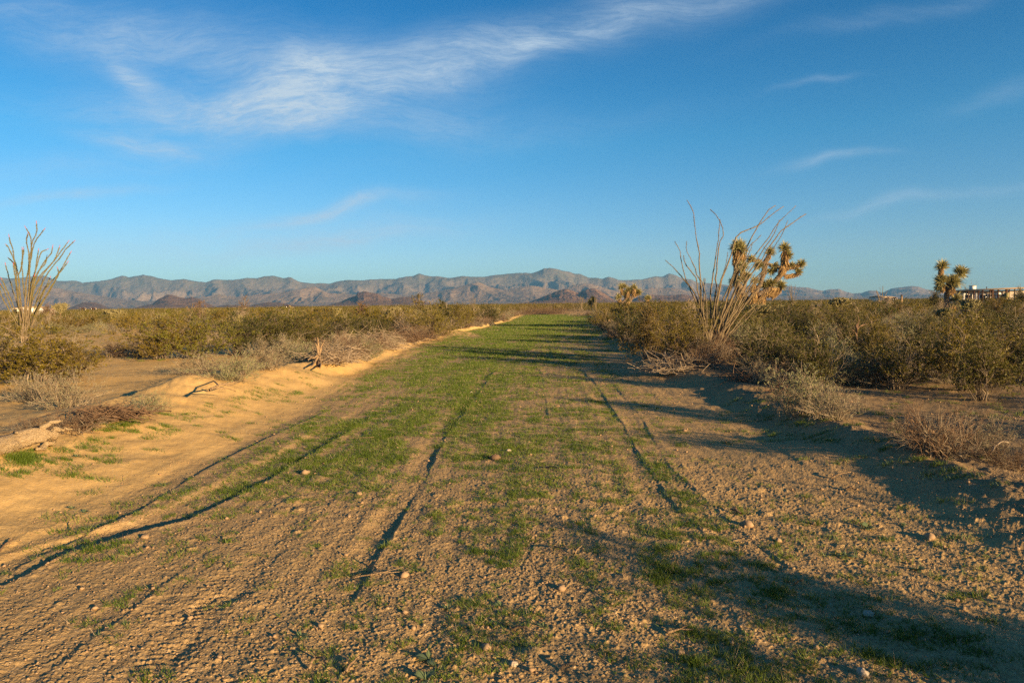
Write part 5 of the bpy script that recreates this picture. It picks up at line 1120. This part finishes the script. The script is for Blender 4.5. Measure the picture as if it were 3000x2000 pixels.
# ------------------------------------------------------------------ stones
def rocky(seed, n1=10, n2=7):
    rng = np.random.default_rng(seed); V = []; 
    for i in range(n2+1):
        for j in range(n1):
            ph = math.pi*i/n2; t = 2*math.pi*j/n1; d = np.array([math.sin(ph)*math.cos(t), math.sin(ph)*math.sin(t), math.cos(ph)])
            k = 1+.35*float(perlin(np.array([d[0]*1.7+seed]), np.array([d[1]*1.7+d[2]*1.3]), seed)[0]); V.append(d*k*np.array([1, .8, .62]))
    Q = [(i*n1+j, i*n1+(j+1) % n1, (i+1)*n1+(j+1) % n1, (i+1)*n1+j) for i in range(n2) for j in range(n1)]
    return np.array(V), np.array(Q)
ST = [(1505, 1948, .022, 'white rounded stone at the bottom just left of the middle', 'pale_stone'), (1490, 1322, .035, 'pale jagged stone standing up in the middle of the road', 'pale_stone'), (1452, 1345, .06, 'dark lump of wood-like clod beside the pale jagged stone', 'brown'),
 (1185, 1687, .03, 'tan stone touching the long thin stick', 'stone'), (2528, 1975, .03, 'pale cracked stone at the bottom right among grass', 'pale_stone'), (2545, 1802, .03, 'flat pale stone inside the lower right shadow', 'pale_stone'), (1645, 1725, .03, 'tan stone above the small hole in the road', 'stone'),
 (1993, 1915, .022, 'small tan stone in the grass at the bottom', 'stone'), (2280, 1585, .025, 'golden stone on the gravel at right', 'stone'), (2190, 1540, .05, 'rounded clod on the rim of the hole at right', 'stone'), (2725, 1575, .04, 'sunlit lump on the right gravel strip', 'stone'),
 (895, 1388, .05, 'tan stone in the grass left of the middle of the road', 'stone'), (1052, 1448, .03, 'small blocky stone beside the left grass', 'stone'), (330, 1182, .03, 'small white stone on the sandy clearing', 'pale_stone'), (1380, 1150, .03, 'pale pebble in the far grass', 'pale_stone'), (425, 1575, .03, 'stone at the edge of the dark ledge on the left', 'stone'),
 (1425, 1900, .03, 'buff stone half sunk in gravel near the bottom', 'stone'), (2220, 1232, .03, 'stone on the shaded right slope', 'stone'), (2630, 1385, .03, 'stone on the shaded right bank', 'pale_stone'), (2005, 1262, .03, 'buff stone on the right gravel', 'stone')]
for i, (px, py, r, lab, m) in enumerate(ST):
    V, Q = rocky(60+i); p = g3(px, py, 0.); o = mesh_obj('stone', V*r, Q, None, [M[m]], smooth=(m != 'brown')); o.location = (p[0], p[1], p[2]+r*.25); o.rotation_euler.z = i*1.3; tag(o, lab, 'stone')
def gravel():
    rng = np.random.default_rng(8); V0, Q0 = rocky(5, 6, 4); parts = MB()
    specs = [(2.5, 8, 8000, .003, .008), (2.5, 8, 320, .008, .019), (8, 20, 1800, .007, .018), (20, 45, 700, .014, .03)]
    for y0, y1, n, r0, r1 in specs:
        y = y0+(y1-y0)*rng.random(n); x = rng.uniform(-.8, .8, n)*y; t = x-road_x(y)
        keep = (t > -3.3) | (rng.random(n) < .07); x, y = x[keep], y[keep]; n = len(x)
        r = r0+(r1-r0)*rng.random(n)**3; z = height(x, y)+r*.3+.003; a = rng.uniform(0, 6.28, n); ca, sa = np.cos(a), np.sin(a)
        S = V0[None]*(1+rng.normal(0, .12, (n, len(V0), 1)))*r[:, None, None]
        X = S[..., 0]*ca[:, None]-S[..., 1]*sa[:, None]+x[:, None]; Yy = S[..., 0]*sa[:, None]+S[..., 1]*ca[:, None]+y[:, None]; Z = S[..., 2]+z[:, None]
        Vv = np.stack([X, Yy, Z], -1).reshape(-1, 3); q = (Q0[None]+np.arange(n)[:, None, None]*len(V0)).reshape(-1, 4)
        parts.add(Vv, q, m=0)
    o = parts.build('gravel', [M['stone']]); tag(o, 'loose tan gravel scattered over the road bed', 'gravel', kind='stuff')
gravel()

# ------------------------------------------------------------------ grass on the road
def gdens(x, y):
    t = x-road_x(y); n1 = fbm(x, y, 2.6, 3, 81); n2 = fbm(x, y, .55, 3, 82); n3 = fbm(x, y*.55, 1.2, 3, 83)
    across = sstep(ip(LT, y)-.1, ip(LT, y)+.7, t)*(1-sstep(2.3, 3.4, t)*(1-sstep(18, 26, y)*.8))*(1-sstep(ip(RT, y)-.1, ip(RT, y)+.5, t))
    strip = fbm(t, y/13, .36, 3, 85)
    wl = sstep(-1.7, -.6, x)+sstep(5., 6.5, y); wl = np.clip(wl, .42, 1)
    bot = np.exp(-((x-(1.35-.25*(y-3)))/.7)**2)*(1-sstep(5, 7, y))
    mid = np.exp(-((t+.7)/2.1)**2)*sstep(5., 8, y)
    base = wl*(.40+.20*bot+.30*mid+.06*sstep(18, 40, y))
    gate = .10+.90*sstep(-.22, .34, n1*.5+n3*.45+n2*.8+fbm(x, y, .17, 2, 84)*1.15+strip*1.35+(base-.50)*1.1)
    return np.clip(across*gate*base*1.28, 0, 1.2)
def grass():
    rng = np.random.default_rng(14); b = MB()
    def zone(y0, y1, clumps, per, spread, bl, L0, L1, w0, f=1., pw=1.):
        y = y0+(y1-y0)*rng.random(clumps)**pw; t = rng.uniform(-5.4, 5.0, clumps); x = t+road_x(y)
        v = np.abs(x/y) < .82; x, y = x[v], y[v]
        D = gdens(x, y)*f; k = rng.random(len(x)) < D; x, y, D = x[k], y[k], D[k]
        m = np.maximum(1, rng.poisson(per*(.5+D))); par = np.repeat(np.arange(len(x)), m)
        X = x[par]+rng.normal(0, spread, len(par)); Y = y[par]+rng.normal(0, spread*.8, len(par)); Z = height(X, Y)
        q = np.repeat(np.arange(len(X)), bl); n = len(q); C = np.stack([X[q]+rng.normal(0, w0*2.2, n), Y[q]+rng.normal(0, w0*2.2, n), Z[q]-.004], 1)
        Dn = np.stack([rng.normal(0, .75, n), rng.normal(0, .75, n), np.ones(n)], 1); b.blades(C, Dn, rnd_unit(rng, n)*np.array([1, 1, .1]), rng.uniform(L0, L1, n)*(.7+.5*rng.random(len(X))[q]), np.full(n, w0))
        s = rng.random(len(X)) < .05; q = np.repeat(np.where(s)[0], 2); n = len(q); C = np.stack([X[q]+rng.normal(0, w0*3, n), Y[q]+rng.normal(0, w0*3, n), Z[q]-.004], 1); b.blades(C, np.stack([rng.normal(0, .9, n), rng.normal(0, .9, n), np.ones(n)], 1), rnd_unit(rng, n), rng.uniform(L1*.8, L1*1.7, n), np.full(n, w0*.7), 1)
    zone(2.4, 6, 9000, 8, .04, 8, .02, .055, .0032)
    zone(6, 11, 10000, 8, .06, 6, .02, .055, .0042)
    zone(11, 20, 10000, 8, .10, 6, .02, .055, .006)
    zone(20, 40, 10000, 7, .13, 5, .03, .065, .012)
    zone(40, 96, 12000, 6, .35, 4, .04, .08, .026, 1.15)
    # sparse sprigs on the left berm
    def tuft(n, box, r=(.03, .065), k=26, w0=.005):
        k = int(k*2.2)
        for _ in range(n):
            px, py = rng.uniform(box[0], box[2]), rng.uniform(box[1], box[3]); p = g3(px, py); s = rng.uniform(.03, .08)
            m = k; X = p[0]+rng.normal(0, s, m); Y = p[1]+rng.normal(0, s*.6, m); Z = height(X, Y); Dn = np.stack([rng.normal(0, .8, m), rng.normal(0, .8, m), np.ones(m)], 1)
            b.blades(np.stack([X, Y, Z-.004], 1), Dn, rnd_unit(rng, m), rng.uniform(*r, m), np.full(m, w0))
    tuft(34, (0, 1300, 330, 1420)); tuft(26, (240, 1220, 520, 1330)); tuft(40, (420, 1150, 900, 1290), k=20); tuft(14, (40, 1330, 90, 1350), (.04, .08), 60); tuft(30, (100, 1420, 700, 1660)); tuft(16, (280, 1215, 420, 1240), (.03, .07), 40, .005)
    tuft(60, (650, 1100, 950, 1180), k=14); tuft(40, (2230, 1450, 2900, 1750), k=18); tuft(30, (2330, 1260, 2950, 1420), (.03, .06), 24, .005); tuft(26, (2500, 1750, 3000, 1990), k=22); tuft(60, (2500, 1100, 3000, 1250), k=20, w0=.006)
    tuft(50, (250, 930, 600, 1060), k=24, w0=.008, r=(.03, .08)); tuft(60, (2100, 1180, 2500, 1300), k=20, w0=.005)
    o = b.build('grass', [M['grass'], M['dead']]); tag(o, 'short fresh green grass spread over the dirt road', 'grass', kind='stuff')
grass()
def weed(px, py, s, label, seed):
    rng = np.random.default_rng(seed); p = g3(px, py); b = MB(); n = 15; a = rng.uniform(0, 6.28, n); el = rng.uniform(.15, .9, n); L = s*rng.uniform(.6, 1, n)
    D = np.stack([np.cos(a)*np.cos(el), np.sin(a)*np.cos(el), np.sin(el)], 1)
    for k in range(n):
        t = np.linspace(0, 1, 6)[:, None]; C = D[k]*t*L[k]+np.array([0, 0, -.35*L[k]])*t**2; S = unit(np.cross(D[k], [0, 0, 1.])); w = (np.array([.1, .45, .9, 1., .6, .05])*L[k]*.16)[:, None]
        V = np.concatenate([C-S*w, C+S*w+[0, 0, .0]]); b.add(V, [(i, i+1, i+7, i+6) for i in range(5)])
    root = empty('weed', tuple(p)); tag(root, label, 'weed'); o = b.build('leaves', M['weed'], root); st = MB(); st.tubes(np.array([[0, 0, -.02], [.003, 0, s*.25], [0, .004, s*.5]]), np.array([.003, .0025, .001]), 5); st.build('stem', M['weed'], root)
for i, (px, py, s, lab) in enumerate([(1255, 1930, .09, 'blue green broad leaved weed inside the dark grass at the bottom'), (1310, 1783, .06, 'little grey green rosette above the dark grass at the bottom'), (1245, 1990, .08, 'broad leaved weed cut by the bottom edge of the photo'),
    (1465, 1775, .06, 'grey green weed in the middle of the bottom grass'), (2475, 1630, .10, 'pale feathery weed on the sunlit gravel at lower right'), (2540, 1548, .09, 'upright green weed in the sunlit stripe at right'), (2650, 1538, .05, 'tiny pale weed right of the upright one'), (225, 1338, .07, 'dark green weed on the sandy berm below the log'), (335, 1400, .06, 'grey green weed on the sandy slope at left'),
    (210, 1490, .07, 'spiky little weed on the sand at left, left of the dark ledge'), (248, 1500, .06, 'wispy weed just above the dark sand ledge'), (1590, 1835, .05, 'blue green rosette on the bottom gravel'), (2790, 1330, .12, 'bright green leafy weed beneath the bare shrub on the right berm'), (2690, 1670, .07, 'pale weed on gravel near the right edge'), (2585, 1576, .07, 'small grey green weed between the two on the lit gravel'), (880, 1865, .07, 'green weed in the bottom left gravel')]): weed(px, py, s, lab, 500+i)
for k, L in list(PROTO.items()):
    for o, u in L:
        if not u:
            for c in list(o.children): bpy.data.objects.remove(c)
            bpy.data.objects.remove(o)
